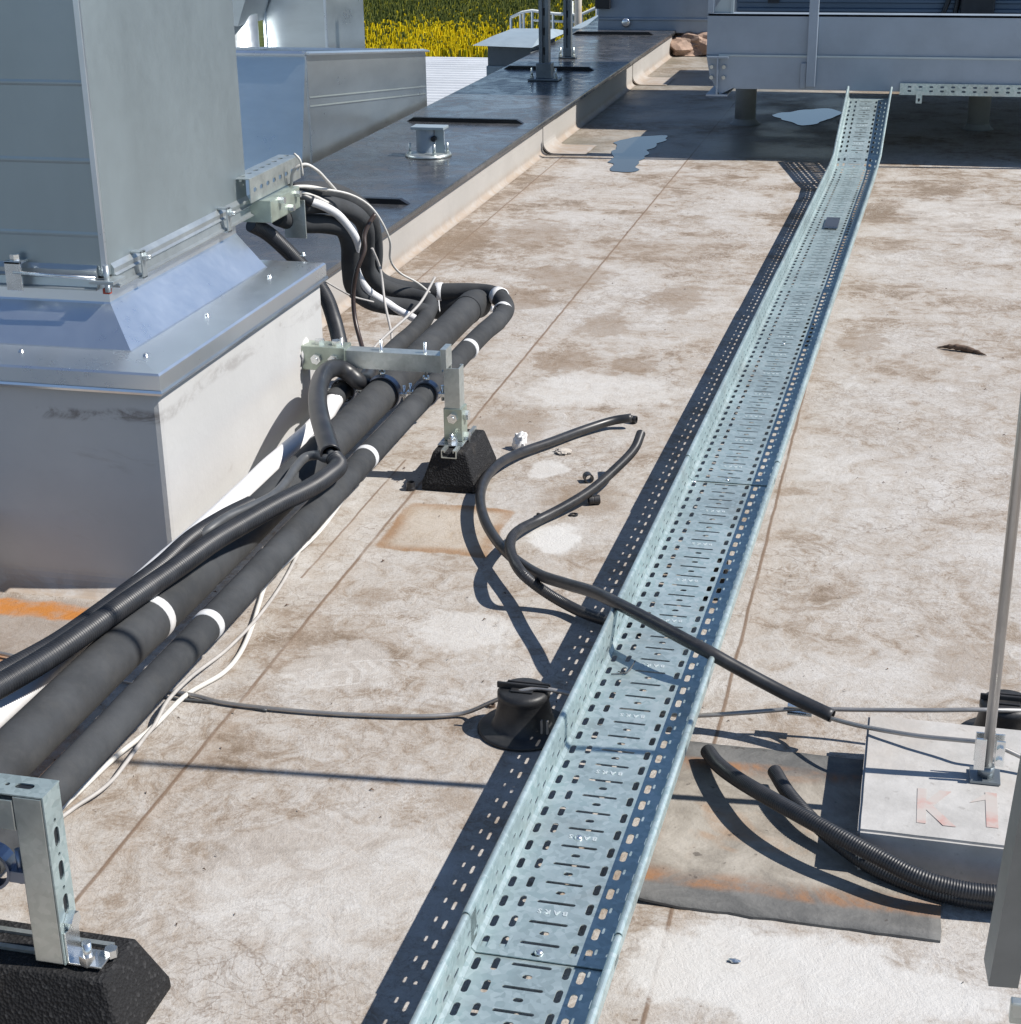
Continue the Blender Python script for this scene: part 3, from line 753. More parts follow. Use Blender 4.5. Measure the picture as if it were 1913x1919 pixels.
# hand rail far behind
hr = thing('guard_rail', 'thin white tube guard rail far behind the rain hood', 'railing', (-3.9, 16, -1))
def rl(pts, y, r): return [gy(x, yv, y) for x, yv in pts]
zz = -1.0
b = MB()
b.tube(rl([(957, 33), (979, 23), (997, 20), (1040, 26), (1088, 28), (1118, 14), (1190, 2)], 16, 0), .014, 8, raw=True); b.build('top_rail', 'white_rail', hr)
b = MB(); b.tube(rl([(997, 38), (1040, 40), (1085, 42)], 16, 0), .011, 8, raw=True); b.build('mid_rail', 'white_rail', hr)
for x, yt in ((957, 33), (975, 25), (981, 22), (997, 20), (1036, 26), (1072, 2), (1090, 28), (1118, 14)):
    P = gy(x, yt, 16); b = MB(); b.cyl((P.x, 16, zz), (P.x, 16, P.z), .012, seg=8); b.build('upright', 'white_rail', hr)
P = gy(1083, 30, 15.6); b = MB(); b.cyl((P.x, 15.6, -1), (P.x, 15.6, 1.2), .035, seg=14); o = b.build('cream_post', 'cream'); tag(o, 'slim cream coloured post beside the far white railing', 'post')
P = gy(1090, 58, 14.0); Q = gy(1119, 36, 15)
b = MB(); b.box(P.x-.1, P.x+.9, 14, 15.2, -1, P.z+.02, .004); b.extr([(0, 0), (1., 0), (1., .3), (.1, .08)], lambda u, v, t: (P.x+u, t, P.z+.021+v), 14.2, 14.9); o = b.build('metal_cabinet', 'hood'); tag(o, 'pale metal cabinet end showing beside the far grey unit', 'cabinet')

# posts on the parapet
def strut_post(label, x, y, ztop, w_, blockw, rot):
    t = thing('strut_post', label, 'post', (x, y, .174), 'steel posts on the parapet cap')
    b = MB(); h = w_/2
    b.extr([(-h, -h), (h, -h), (h, -h+.004), (h-.004, -h+.004), (h-.004, h-.004), (h, h-.004), (h, h), (-h, h)] if False else [(-h, -h), (h, -h), (h, h), (.3*h, h), (.3*h, h*.35), (-.3*h, h*.35), (-.3*h, h), (-h, h)], lambda u, v, tt: (x+u, y-v, tt), .19, ztop)
    b.build('post', 'postdark', t)
    b = MB()
    for k in range(int((ztop-.3)/.11)): 
        b.extr(slot(0, .34+k*.11, w_*.22, .045, 3), lambda u, v, tt: (x+u+w_*.36 if False else x+u, tt, v), y-h*.36-.0015, y-h*.36)
    b.build('slots', 'black', t, kind='stuff')
    b = MB(); b.box(x-blockw, x+blockw, y-blockw*.8, y+blockw*.8, .186, .186+blockw*1.9, .004); b.build('socket', 'postdark', t)
    b = MB(); b.box(x-blockw*2, x+blockw*2, y-blockw*1.3, y+blockw*1.3, .1755, .186, .003); b.build('base_plate', 'postdark', t)
    for sx in (-1, 1):
        b = MB(); b.cyl((x+sx*blockw*1.55, y-.03, .186), (x+sx*blockw*1.55, y-.03, .245), .007, seg=8); b._hex(Vector((x+sx*blockw*1.55, y-.03, .187)), (0, 0, 1), .013, .014); b.build('anchor_bolt', 'strut', t)
    return t
P = g(1021, 150, .174); strut_post('dark slotted steel post on the cap with a block socket', P.x, P.y, 1.9, .058, .046, 0)
P = g(1061, 111, .174); strut_post('slimmer dark steel post on the cap behind the block socket post', P.x, P.y+.05, 1.9, .05, .028, 0)
# stub anchor
P = g(803, 292, .174); st = thing('anchor_stub', 'short white flanged anchor stub bolted to the black cap', 'anchor', P)
b = MB(); b.lathe(P, (0, 0, 1), [(.0, .001), (.105, .001), (.10, .012), (.06, .016), (.0, .016)], 22); b.build('base_plate', 'strut', st)
b = MB(); n = 16
b.extr([(.05*math.cos(math.pi*k/n+math.pi)-.012, .05*math.sin(math.pi*k/n+math.pi)) for k in range(n+1)]+[(.046*math.cos(-math.pi*k/n)-.012, .046*math.sin(-math.pi*k/n)) for k in range(n+1)], lambda u, v, t: P+Vector((u, v+.03, t)), .012, .118); b.build('half_tube', 'unit', st)
b = MB(); b.box(P.x+.035, P.x+.075, P.y-.004, P.y+.004, P.z+.012, P.z+.118, .001); b.build('web_plate', 'hood', st)
b = MB(); b.box(P.x-.07, P.x+.082, P.y-.035, P.y+.05, P.z+.118, P.z+.13, .002); b.build('top_plate', 'hood', st)
b = MB(); b.cyl((P.x+.032, P.y-.03, P.z+.078), (P.x+.032, P.y+.01, P.z+.078), .011); b.build('hole', 'black', st)
for (dx, dy) in ((-.075, -.035), (.088, .0), (.045, -.06), (-.06, .05)):
    b = MB(); b.cyl(P+Vector((dx, dy, .012)), P+Vector((dx, dy, .06)), .005, seg=8); b._hex(P+Vector((dx, dy, .013)), (0, 0, 1), .011, .011); b.build('anchor_bolt', 'strut', st)

# ================================================================== PLANT PLATFORM (top right)
PY = 8.255
pl = thing('steel_platform', 'grey galvanised steel platform on stub legs holding the plant', 'platform', (.3, 9, 0))
XL = gy(1325, 60, PY).x; ZT = gy(1600, 27, PY).z; ZM = gy(1600, 107, PY).z; ZB = gy(1500, 166, PY).z; XR = 3.4
b = MB(); b.box(XL, XR, PY, PY+.012, ZM+.001, ZT, .003); b.box(XL, XR, PY, PY+.09, ZT-.014, ZT-.001, .002); b.build('upper_beam', 'unit', pl)
b = MB(); b.extr([(XL+.0, ZM), (XR, ZM), (XR, ZB), (XL+.14, ZB), (XL+.07, ZB-.035), (XL+.02, ZB+.05)], lambda u, v, t: (u, t, v), PY-.006, PY+.006)
b.box(XL+.14, XR, PY-.005, PY+.10, ZB-.006, ZB+.004, .001); b.build('lower_beam', 'unit', pl)
b = MB(); b.box(XL+.06, XR, PY-.010, PY-.004, ZM-.004, ZM+.006, .001); b.build('weld_seam', 'hood', pl)
xs = gy(1523, 80, PY).x
b = MB(); b.box(xs-.022, xs+.022, PY-.035, PY-.0065, ZB+.012, 1.5, .003); b.box(xs-.05, xs-.0235, PY-.02, PY-.007, ZB+.005, ZM-.03, .002); b.build('guard_post', 'unit', pl)
for xx in (1.05, 2.3):
    b = MB(); b.box(xx-.022, xx+.022, PY-.035, PY-.0065, ZB+.012, 1.5, .003); b.build('guard_post', 'unit', pl)
# I beam end
xi = gy(1345, 140, PY).x; zt, zb = gy(1345, 106, PY-.02).z, gy(1345, 180, PY-.02).z
b = MB(); hw = .052
b.extr([(-hw, zt), (-hw, zt-.008), (-.004, zt-.008), (-.004, zb+.008), (-hw, zb+.008), (-hw, zb), (hw, zb), (hw, zb+.008), (.004, zb+.008), (.004, zt-.008), (hw, zt-.008), (hw, zt)], lambda u, v, t: (xi+u, t, v), PY-.03, 10.6)
b.build('cross_beam', 'unit', pl)
b = MB()
for (dx, dz) in ((-.03, -.05), (.03, -.05), (-.03, -.1), (.03, -.1)): b._hex(Vector((xi+dx, PY-.006, zt+dz)), (0, -1, 0), .01, .012)
split_build(b, 'bolt', 'strut', pl)
b = MB(); x_ = gy(1355, 12, PY).x; b.add([(x_-.06, PY+.02, ZT), (x_+.04, PY+.02, ZT), (x_+.04, PY+.02, ZT+.13), (x_-.06, PY+.03, ZT), (x_+.04, PY+.03, ZT), (x_+.04, PY+.03, ZT+.13)], [[0, 1, 2], [3, 5, 4], [0, 3, 4, 1], [1, 4, 5, 2], [2, 5, 3, 0]]); b.box(x_+.035, x_+.05, PY+.01, PY+.03, ZT, ZT+.16, .001); b.build('gusset', 'hood', pl)
b = MB(); b.box(XL, XL+.03, PY+.0, PY+.03, ZT-.001, 1.0, .003); b.build('corner_post', 'unit', pl)
# deck and frames behind
b = MB(); b.box(XL+.02, XR, PY+.02, 9.195, ZM-.03, ZM-.005, .002); b.build('deck', 'unit', pl)
for q, lab in ((1397, 0), (1835, 1), (2270, 2)):
    P = g(q, 233, 0); P.y = 9.36; b = MB()
    Pp = gy(q, 200, 9.36)
    b.cyl((Pp.x, 9.36, 0), (Pp.x, 9.36, .42), .058, seg=28); b.lathe((Pp.x, 9.36, 0), (0, 0, 1), [(.085, .001), (.07, .012), (.058, .03)], 28); b.build('leg', 'leg', pl)
b = MB()
b.box(XL, XR, 9.30, 9.42, .421, .50, .003); b.build('rear_beam', 'unit', pl)

# slotted side of a cable tray running along the platform edge
pz0, pz1 = gy(1690, 177, PY-.02).z, gy(1690, 156, PY-.02).z; px0 = gy(1686, 165, PY-.02).x
holes = []
for i in range(42):
    for zz_ in (.33, .70): holes.append(slot(px0+.045+i*.05, pz0+(pz1-pz0)*zz_, .018, .009, 3))
vs, fs = plate([(px0, pz0), (px0+2.2, pz0), (px0+2.2, pz1), (px0, pz1)], holes, .0015, lambda u, v, w_: (u, PY-.022+w_, v)); b = MB(); b.add(vs, fs)
b.box(px0, px0+2.2, PY-.0215, PY+.08, pz0-.002, pz0, .0); 
sd = thing('edge_tray', 'slotted zinc tray fixed along the lower edge of the platform', 'cable tray', (px0+.8, PY, pz0))
b.build('slotted_side', 'tray', sd)
P = gy(1722, 182, PY-.03); b = MB(); vs, fs = plate([(P.x-.014, P.z-.03), (P.x+.014, P.z-.03), (P.x+.014, P.z+.03), (P.x-.014, P.z+.03)], [slot(P.x, P.z-.014, .010, .016, 3)], .003, lambda u, v, w_: (u, PY-.026+w_, v)); b.add(vs, fs); b.build('hanger', 'tray', sd)

# plant bodies on the platform
def unit(label, x0, x1, y0, y1, z0, z1, mat, ribs):
    t = thing('ventilation_unit', label, 'ventilation unit', ((x0+x1)/2, y0, z0), 'grey ventilation units')
    b = MB(); b.box(x0, x1, y0, y1, z0, z1, .006); body = b.build('housing', mat, t)
    b = MB()
    for z in ribs: b.extr([(0, -.012), (.010, -.006), (.010, .006), (0, .012)], lambda u, v, tt: (tt, y0-u-.0004, z+v), x0+.01, x1-.01)
    split_build(b, 'panel_rib', mat, t)
    return t
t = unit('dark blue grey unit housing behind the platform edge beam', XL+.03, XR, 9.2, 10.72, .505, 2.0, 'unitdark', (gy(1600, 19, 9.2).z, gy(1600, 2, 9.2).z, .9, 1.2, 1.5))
P = gy(1832, 8, 9.18); b = MB(); b.box(P.x-.085, P.x+.085, 9.12, 9.199, P.z-.05, P.z+.2, .01); b.build('junction_box', 'black', t)
for q in ((1768, 24, 1779, -6), (1790, 24, 1796, -6)):
    b = MB(); A1 = gy(q[0], q[1], 9.17); A2 = gy(q[2], q[3], 9.17); b.tube([A1+Vector((-.02, 0, -.1)), A1, A2, A2+Vector((.0, 0, .3))], .013, 8); b.build('cable', 'black', t)
P = gy(1450, 2, 9.19); b = MB(); b.box(P.x-.03, P.x+.03, 9.17, 9.199, P.z-.01, P.z+.06, .004); b.build('latch', 'black', t)
b = MB(); b.box(XL+.05, XR, 10.95, 11.75, .66, .78, .005); o = b.build('shading_frame', 'unit'); tag(o, 'unseen low grey frame added behind the dark blue grey unit for its shadow', 'shading frame')  # unseen frame added to shade the roof between the stripes of sunlight
b = MB(); 
for (x, y) in ((XL+.9, 11.1), (XL+.9, 11.6), (1.5, 11.1), (1.5, 11.6)): b.cyl((x, y, 0), (x, y, .66), .05, seg=16)
split_build(b, 'leg', 'leg', o)
P0 = gy(1120, 61, 12.6); zlow = P0.z
t = unit('far grey unit overhanging the parapet with a bright bolt head', P0.x, -1.4, 12.6, 13.6, zlow, .60, 'unit', (gy(1230, 36, 12.6).z,))
P = gy(1173, 42, 12.59); b = MB(); b.lathe((P.x, 12.599, P.z), (0, -1, 0), [(.034, 0), (.034, .02), (.025, .03), (.0, .032)], 18); b.build('bolt_head', 'bolt', t)
P = gy(1132, 8, 12.59); b = MB(); b.box(P.x-.06, P.x+.05, 12.54, 12.599, P.z-.03, .59, .004); b.build('corner_bracket', 'black', t)
b = MB()
for (x, y) in ((-1.6, 12.9), (-1.6, 13.4)): b.box(x-.05, x+.05, y-.05, y+.05, 0, zlow-.001)
split_build(b, 'leg', 'unit', t)

# crumpled brown sheet by the parapet
bmx = bmesh.new(); bmesh.ops.create_icosphere(bmx, subdivisions=4, radius=1)
for v in bmx.verts:
    n = mnoise.noise(v.co*1.9)*.35+mnoise.noise(v.co*4.3)*.18+abs(mnoise.noise(v.co*7))*.12
    v.co = v.co*(1+n); v.co.z = max(v.co.z, -.35)
P = g(1288, 104); b = MB(); b.bm(bmx, False, Matrix.Translation((P.x+.02, P.y+.15, .05)) @ Matrix.Diagonal((.24, .22, .13, 1)))
o = b.build('crumpled_sheet', 'sack'); tag(o, 'crumpled brown sheet lying on the roof under the far unit', 'crumpled sheet')

# ================================================================== CABLE TRAY
PIT = .0472
def xl(y): return -.488+.0206*(y-2.466)
TW0, TW1, ZF, WH = .004, .1955, .080, .056
tray = thing('cable_tray', 'long perforated zinc cable tray running up the roof to the platform', 'cable tray', (-.42, 4, .058))
NORM = math.hypot(1, .0206)
CELL = []
for lab in (True, False):
    hh = [slot(u, PIT*(.5 if u in (.0167, .1565) else .60),   .0092, .0265, 3) for u in (.0167, .0418, .1368, .1565)]+[slot(.089, PIT*.7, .054, .0060, 3)]
    if not lab: hh.append(slot(.089, PIT*.22, .0135, .0080, 4))
    CELL.append(plate([(TW0, 0), (TW1, 0), (TW1, PIT), (TW0, PIT)], hh, .0014, lambda u, v, w_: (u, v, w_)))
CELL.append(plate([(0, .001), (PIT, .001), (PIT, WH), (0, WH)], [slot(PIT*.5, .017, .021, .007, 3), slot(PIT*.75, .036, .013, .0055, 3)], .0014, lambda u, v, w_: (u, v, w_)))
def section(ya, yb, z_off, mapfn=None, first=0.):
    """one length of tray from ya to yb in distance along the run"""
    b = MB(); sy = lambda u, s, h: Vector((xl(s)+u, s, ZF+h+z_off))
    fn = mapfn or sy
    n = int((yb-ya)/PIT+1e-6)
    letters = []
    for i in range(n):
        s0 = ya+PIT*i; lab = i % 4 == 2; s = s0+PIT*.5
        vs, fs = CELL[0 if lab else 1]; b.add([fn(u, s0+v, w_) for u, v, w_ in vs], fs)
        if lab and yb < 5.5:
            vs, fs = text_mesh('BAKS', .0130, lambda u, v, w_: fn(.089-u*1.0, s-PIT*.26-v, .0012+w_), .0003, 1.6, .0003); letters.append(MB().add(vs, fs))
        for side, u in ((-1, TW0), (1, TW1)):
            vs, fs = CELL[2]; b.add([fn(u+w_, s0+p, q) for p, q, w_ in vs], fs)
    if yb-ya-n*PIT > .001:
        ye = ya+n*PIT
        vs, fs = plate([(TW0, ye), (TW1, ye), (TW1, yb), (TW0, yb)], [], .0014, fn); b.add(vs, fs)
        for side, u in ((-1, TW0), (1, TW1)):
            vs, fs = plate([(ye, .001), (yb, .001), (yb, WH), (ye, WH)], [], .0014, lambda p, q, w_: fn(u+w_, p, q)); b.add(vs, fs)
    for side, u in ((-1, TW0), (1, TW1)):
        # rolled lip
        r = .0055; prof = []
        for k in range(11):
            t = math.pi*(1.15*k/10); prof.append((u+side*(r-r*math.cos(t)), WH+r*math.sin(t)))
        for k in range(10, -1, -1):
            t = math.pi*(1.15*k/10); prof.append((u+side*(r-(r-.0013)*math.cos(t)), WH+(r-.0013)*math.sin(t)))
        b.extr(prof, lambda p, q, t: fn(p, t, q), ya, yb)
        # bead pressed along the wall foot
        b.extr([(u-side*.0008, .0012), (u-side*.006, .0012), (u-side*.0008, .007)], lambda p, q, t: fn(p, t, q), ya, yb)
    o = b.build('tray_section', 'tray', tray)
    for q in letters: q.build('stamped_letters', 'traytxt', o)
    return o
SECS = [(.70, 1.762, 0.), (1.735, 3.553, .0030), (3.525, 5.363, .0058), (5.343, 7.285, .0030)]
so_ = []
for (a, c, dz) in SECS: so_.append(section(a, c, dz))
# riser
PTS = [(7.285, .0), (7.545, .014), (7.665, .056), (8.235, .225)]
for i in range(3):
    (ya, za), (yb, zb) = PTS[i], PTS[i+1]
    L = math.hypot(yb-ya, zb-za); dy, dz_ = (yb-ya)/L, (zb-za)/L
    def mp(u, s, h, ya=ya, za=za, dy=dy, dz_=dz_):
        y = ya+s*dy-h*dz_; return Vector((xl(ya+s*dy)+u, y, ZF+za+s*dz_+h*dy))
    o = section(0, L, 0, mp); so_.append(o)
def tbolt(px_, py_, sec, up=.004):
    P = g(px_, py_, ZF+.004); b = MB(); b.lathe(P-Vector((0, 0, .001)), (0, 0, 1), [(.0065, 0), (.0065, .001), (.006, .003), (.004, .0045), (.0005, .005)], 12); b.build('bolt', 'bolt', so_[sec])
tbolt(1084, 1570, 1); tbolt(1010, 1785, 1); tbolt(1362, 900, 2); tbolt(1300, 903, 2); tbolt(1468, 645, 2)
for y in (1.2, 3.1, 5.0, 6.6):
    b = MB(); b.box(xl(y)+.06, xl(y)+.15, y-.03, y+.03, 0, .0785, .004); b.build('support_pad', 'foot', tray)
# small clear notch plate on the tray
P = g(1557, 418, ZF+.01); b = MB(); b.box(P.x-.022, P.x+.03, P.y-.09, P.y+.09, ZF+.008, ZF+.014, .001); o = b.build('cover_piece', 'clamp'); tag(o, 'small dark metal piece lying inside the cable tray', 'metal piece')
# twist of thin wire in the tray
b = MB(); b.tube([g(1145, 1263, .086), g(1165, 1262, .086), g(1178, 1258, .088), g(1186, 1246, .092), g(1190, 1238, .094), g(1183, 1250, .092), g(1172, 1262, .087), g(1158, 1258, .086)], .0011, 6, .004)
o = b.build('wire_twist', 'blackwire'); tag(o, 'small twist of thin wire lying in the cable tray', 'wire')

# ================================================================== PIPE SUPPORTS
def channel(b, fn, a, c, w_=.041, h_=.041, t_=.0025, lip=.008):
    prof = [(-w_/2, 0), (w_/2, 0), (w_/2, h_), (w_/2-lip, h_), (w_/2-lip, h_-.006), (w_/2-lip+t_, h_-.006), (w_/2-lip+t_, h_-t_), (w_/2-t_, h_-t_), (w_/2-t_, t_), (-w_/2+t_, t_), (-w_/2+t_, h_-t_), (-w_/2+lip-t_, h_-t_), (-w_/2+lip-t_, h_-.006), (-w_/2+lip, h_-.006), (-w_/2+lip, h_), (-w_/2, h_)]
    n = len(prof); vs = [fn(u, v, a) for u, v in prof]+[fn(u, v, c) for u, v in prof]
    b.add(vs, [[i, (i+1) % n, n+(i+1) % n, n+i] for i in range(n)])
    for e in (0, n):   # end faces as strips of the C shape
        q = [vs[e+i] for i in range(n)]
        b.add(q, [[0, 1, 8, 9], [1, 2, 7, 8], [2, 3, 6, 7], [3, 4, 5, 6], [0, 9, 10, 15], [15, 10, 11, 14], [14, 11, 12, 13]])
    return b
def frustum_foot(b, cx_, cy_, ax, hw_b, hw_t, hl_b, hl_t, h):
    """rubber foot: ax='y' long side along y"""
    def P(a, l, z): return (cx_+a, cy_+l, z) if ax == 'y' else (cx_+l, cy_+a, z)
    bmx = bmesh.new()
    v = [bmx.verts.new(P(*q)) for q in ((-hw_b, -hl_b, 0), (hw_b, -hl_b, 0), (hw_b, hl_b, 0), (-hw_b, hl_b, 0), (-hw_b*.98, -hl_b, .02), (hw_b*.98, -hl_b, .02), (hw_b*.98, hl_b, .02), (-hw_b*.98, hl_b, .02), (-hw_t, -hl_t, h), (hw_t, -hl_t, h), (hw_t, hl_t, h), (-hw_t, hl_t, h))]
    for f in ((3, 2, 1, 0), (0, 1, 5, 4), (1, 2, 6, 5), (2, 3, 7, 6), (3, 0, 4, 7), (4, 5, 9, 8), (5, 6, 10, 9), (6, 7, 11, 10), (7, 4, 8, 11), (8, 9, 10, 11)): bmx.faces.new([v[i] for i in f])
    bmesh.ops.recalc_face_normals(bmx, faces=bmx.faces)
    bmesh.ops.bevel(bmx, geom=[e for e in bmx.edges if e.calc_face_angle(0) > .3], offset=.007, segments=3, profile=.6, affect='EDGES')
    return b.bm(bmx)

# --- middle support
BY = 3.655
ms = thing('pipe_support', 'zinc strut bracket from the pale curb down to a black rubber foot', 'pipe support', (-1.05, BY, 0), 'pipe supports on rubber feet')
FX = -1.045
b = MB(); frustum_foot(b, FX, 3.655, 'y', .068, .041, .105, .09, .097); foot = b.build('rubber_foot', 'foot', ms)
b = MB(); channel(b, lambda u, v, t: (FX+u, t, .083+v), 3.56, 3.75, .038, .02, .0025, .009); b.build('foot_channel', 'strut', foot)
pxp = gy(852, 740, BY).x; zs0, zs1 = gy(740, 692, BY).z, gy(740, 655, BY).z
b = MB(); channel(b, lambda u, v, t: (t, BY-.0205+v*1.0, (zs0+zs1)/2+u), -1.375, gy(832, 680, BY).x, .043, .041)
b.build('strut_beam', 'strut', ms)
b = MB(); channel(b, lambda u, v, t: (pxp+u, BY-.024+v, t), .10, gy(850, 690, BY-.02).z, .038, .041); b.build('post', 'strut', ms)
b = MB(); b.box(gy(825, 680, BY-.03).x, gy(836, 680, BY-.03).x, BY-.03, BY+.02, gy(835, 693, BY-.03).z, gy(830, 655, BY-.03).z, .001); b.build('end_cap', 'strut', ms)
xa, xb = gy(582, 660, BY).x-.04, gy(652, 660, BY).x; zc0, zc1 = zs0-.006, zs1+.004
b = MB(); b.box(xa, xb, BY-.027, BY+.027, zc0, zc1, .002); sk_ = b.build('wall_socket', 'strutgreen', ms)
b = MB()
for qx in (gy(600, 660, BY).x, gy(632, 660, BY).x):
    b._hex(Vector((qx, BY-.027, (zc0+zc1)/2)), (0, -1, 0), .013, .010); b._hex(Vector((qx, BY-.0, zc1)), (0, 0, 1), .013, .011); b.cyl((qx, BY-.037, (zc0+zc1)/2), (qx, BY-.040, (zc0+zc1)/2), .006)
split_build(b, 'bolt', 'bolt', ms)
# sealant blob on the curb
bmx = bmesh.new(); bmesh.ops.create_icosphere(bmx, subdivisions=3, radius=1)
for v in bmx.verts: v.co *= 1+.5*mnoise.noise(v.co*2.5)+.25*mnoise.noise(v.co*6)
b = MB(); b.bm(bmx, True, Matrix.Translation((CX1-.003, BY, (zc0+zc1)/2)) @ Matrix.Diagonal((.014, .036, .04, 1))); b.build('sealant', 'sealant', ms)
zq0, zq1 = gy(852, 842, BY-.02).z, gy(852, 765, BY-.02).z
b = MB(); b.box(pxp-.022, pxp+.024, BY-.0275, BY+.022, max(.104, zq0), zq1, .002); b.build('foot_socket', 'strutgreen', ms)
b = MB()
for z in (zq0+.028, zq1-.022):
    b._hex(Vector((pxp+.002, BY-.0275, z)), (0, -1, 0), .013, .010); b._hex(Vector((pxp+.024, BY, z)), (1, 0, 0), .013, .011); b.cyl((pxp+.002, BY-.037, z), (pxp+.002, BY-.042, z), .006)
b._hex(Vector((pxp+.002, BY-.045, .1035)), (0, 0, 1), .011, .012); b.cyl((pxp+.002, BY-.045, .104), (pxp+.002, BY-.045, .128), .005)
split_build(b, 'bolt', 'bolt', ms)
b = MB(); b.box(pxp-.03, pxp+.032, BY-.06, BY+.03, .1005, .1035, .001); b.build('foot_plate', 'bolt', ms)
PIPES = {'big': ((-1.238, 4.507, .205), (-1.235, 3.632, .205), (-1.229, 1.84, .212), .040), 'small': ((-1.131, 4.40, .21), (-1.124, 3.637, .212), (-1.118, 1.775, .215), .0265), 'left': ((-1.33, 4.3, .2), (-1.335, 3.64, .208), (-1.335, 1.9, .2), .027)}
for k, (p, q, r_, rad) in PIPES.items():
    x, y, z = q
    b = MB(); seg = 28; rr = rad+.001
    prof = [(rr, -.011), (rr+.004, -.011), (rr+.004, .011), (rr, .011), (rr, -.011)]
    b.lathe((x, BY-.0, z), (0, 1, 0), prof, seg, False); cb = b.build('pipe_clamp', 'clamp', ms)
    b = MB(); b.lathe((x, BY, z), (0, 1, 0), [(rad-.001, -.014), (rr+.001, -.014), (rr+.001, .014), (rad-.001, .014)], seg, False); b.build('rubber_lining', 'rubber', cb)
    b = MB(); b.cyl((x, BY, z+rr), (x, BY, zs1+.022), .0038, seg=8); b.cyl((x, BY, z+rr+.003), (x, BY, z+rr+.016), .008, seg=10); b.build('threaded_rod', 'bolt', cb)
    b = MB()
    for sx in (-1, 1): b.box(x+sx*(rr+.012)-.009, x+sx*(rr+.012)+.009, BY-.009, BY+.009, z-.004, z+.004, .001); b.cyl((x+sx*(rr+.013), BY, z-.016), (x+sx*(rr+.013), BY, z+.022), .004, seg=8)
    split_build(b, 'clamp_screw', 'bolt', cb)

# --- near support (bottom left)
NY = 1.585
ns = thing('pipe_support', 'near zinc strut support with slotted post in the corner of the roof', 'pipe support', (-1.05, NY, 0), 'pipe supports on rubber feet')
b = MB(); frustum_foot(b, -1.10, 1.60, 'x', .075, .047, .195, .165, .097); foot = b.build('rubber_foot', 'foot', ns)
b = MB(); channel(b, lambda u, v, t: (t, 1.605+u, .0805+v), -1.24, -.955, .041, .021, .0025, .008); b.build('foot_channel', 'strut', foot)
P1, P2 = gy(70, 1800, NY-.02), gy(137, 1795, NY-.02)
xa, xb = P1.x, P2.x; zt = gy(100, 1500, NY-.02).z
# post as slotted box profile: front face plain, side face slotted (faces +X)
pw0, pw1 = gy(38, 1600, NY-.02).x, gy(78, 1545, NY-.02).x
xa = pw0; xb = xa+.041
b = MB(); b.box(xa, xb-.0014, NY-.0205, NY+.0205, .1035, zt-.0016, .0015)
b.build('post', 'strut', ns)
hs = []
z = .135
while z < zt-.03:
    hs.append(slot(0, z, .012, .028, 4)); hs.append(slot(0, z+.024, .006, .006, 3)); z += .05
vs, fs = plate([(-.0205, .1035), (.0205, .1035), (.0205, zt), (-.0205, zt)], hs, .0022, lambda u, v, w_: (xb+.0005+w_, NY+u, v)); b = MB(); b.add(vs, fs); b.build('slotted_face', 'tray', ns)
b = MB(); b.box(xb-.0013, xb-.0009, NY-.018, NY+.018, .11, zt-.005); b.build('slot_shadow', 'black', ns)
zb0 = gy(36, 1570, NY-.02).z
b = MB(); b.box(-2.0, xa-.001, NY-.0205, NY+.0205, zt-.052, zt-.0075, .0015); b.build('strut_beam', 'strut', ns)
hs = [slot(xb-.034-i*.05, NY, .026, .012, 4) for i in range(0, 8)]+[slot(xb-.058-i*.05, NY, .007, .007, 3) for i in range(0, 8)]
vs, fs = plate([(-2, NY-.0215), (xb+.002, NY-.0215), (xb+.002, NY+.0215), (-2, NY+.0215)], hs, .002, lambda u, v, w_: (u, v, zt+.0012+w_)); b = MB(); b.add(vs, fs); b.build('slotted_top', 'tray', ns)
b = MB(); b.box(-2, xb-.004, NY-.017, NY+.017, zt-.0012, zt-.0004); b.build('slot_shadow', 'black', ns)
b = MB(); b._hex(Vector((xb+.002, NY+.0, .16)), (1, 0, 0), .0125, .011); b._hex(Vector((xb+.028, NY-.008, .1035)), (0, 0, 1), .012, .014); b.cyl((xb+.028, NY-.008, .1), (xb+.028, NY-.008, .135), .006); b._hex(Vector((xb+.05, NY+.012, .1035)), (0, 0, 1), .009, .011)
split_build(b, 'bolt', 'bolt', ns)
b = MB(); b.box(xb+.002, xb+.005, NY-.017, NY+.017, .1035, .15, .0005); b.box(xb+.002, xb+.05, NY-.017, NY+.017, .1025, .1055, .0005); b.build('angle_foot', 'bolt', ns)
b = MB(); Pc = gy(8, 1600, NY); b.lathe((Pc.x-.02, NY, Pc.z-.02), (0, 1, 0), [(.027, -.011), (.031, -.011), (.031, .011), (.027, .011), (.027, -.011)], 24, False); b.box(Pc.x+.008, Pc.x+.03, NY-.01, NY+.01, Pc.z-.035, Pc.z-.018, .001); b.cyl((Pc.x+.02, NY, Pc.z-.04), (Pc.x+.02, NY, Pc.z+.01), .004); b.build('pipe_clamp', 'clamp', ns)

# ================================================================== PIPES
def wob(r, joints=(), dip=.0018, seed=0):
    def f(s, L):
        v = r+.0006*mnoise.noise(Vector((s*6, seed, 0)))
        for j in joints:
            d = abs(s-j)
            if d < .012: v -= dip*(1-d/.012)
            elif s > j and s-j < .12: v += .0010*(1-(s-j)/.12)
        return v
    return f
def band(parent, p, d, r, wd, mat='tape'):
    p = Vector(p); d = Vector(d).normalized(); b = MB()
    b.lathe(p-d*wd/2, d, [(r-.002, 0), (r+.0009, .0006), (r+.0009, wd-.0006), (r-.002, wd)], 28); return b.build('tape_band', mat, parent)
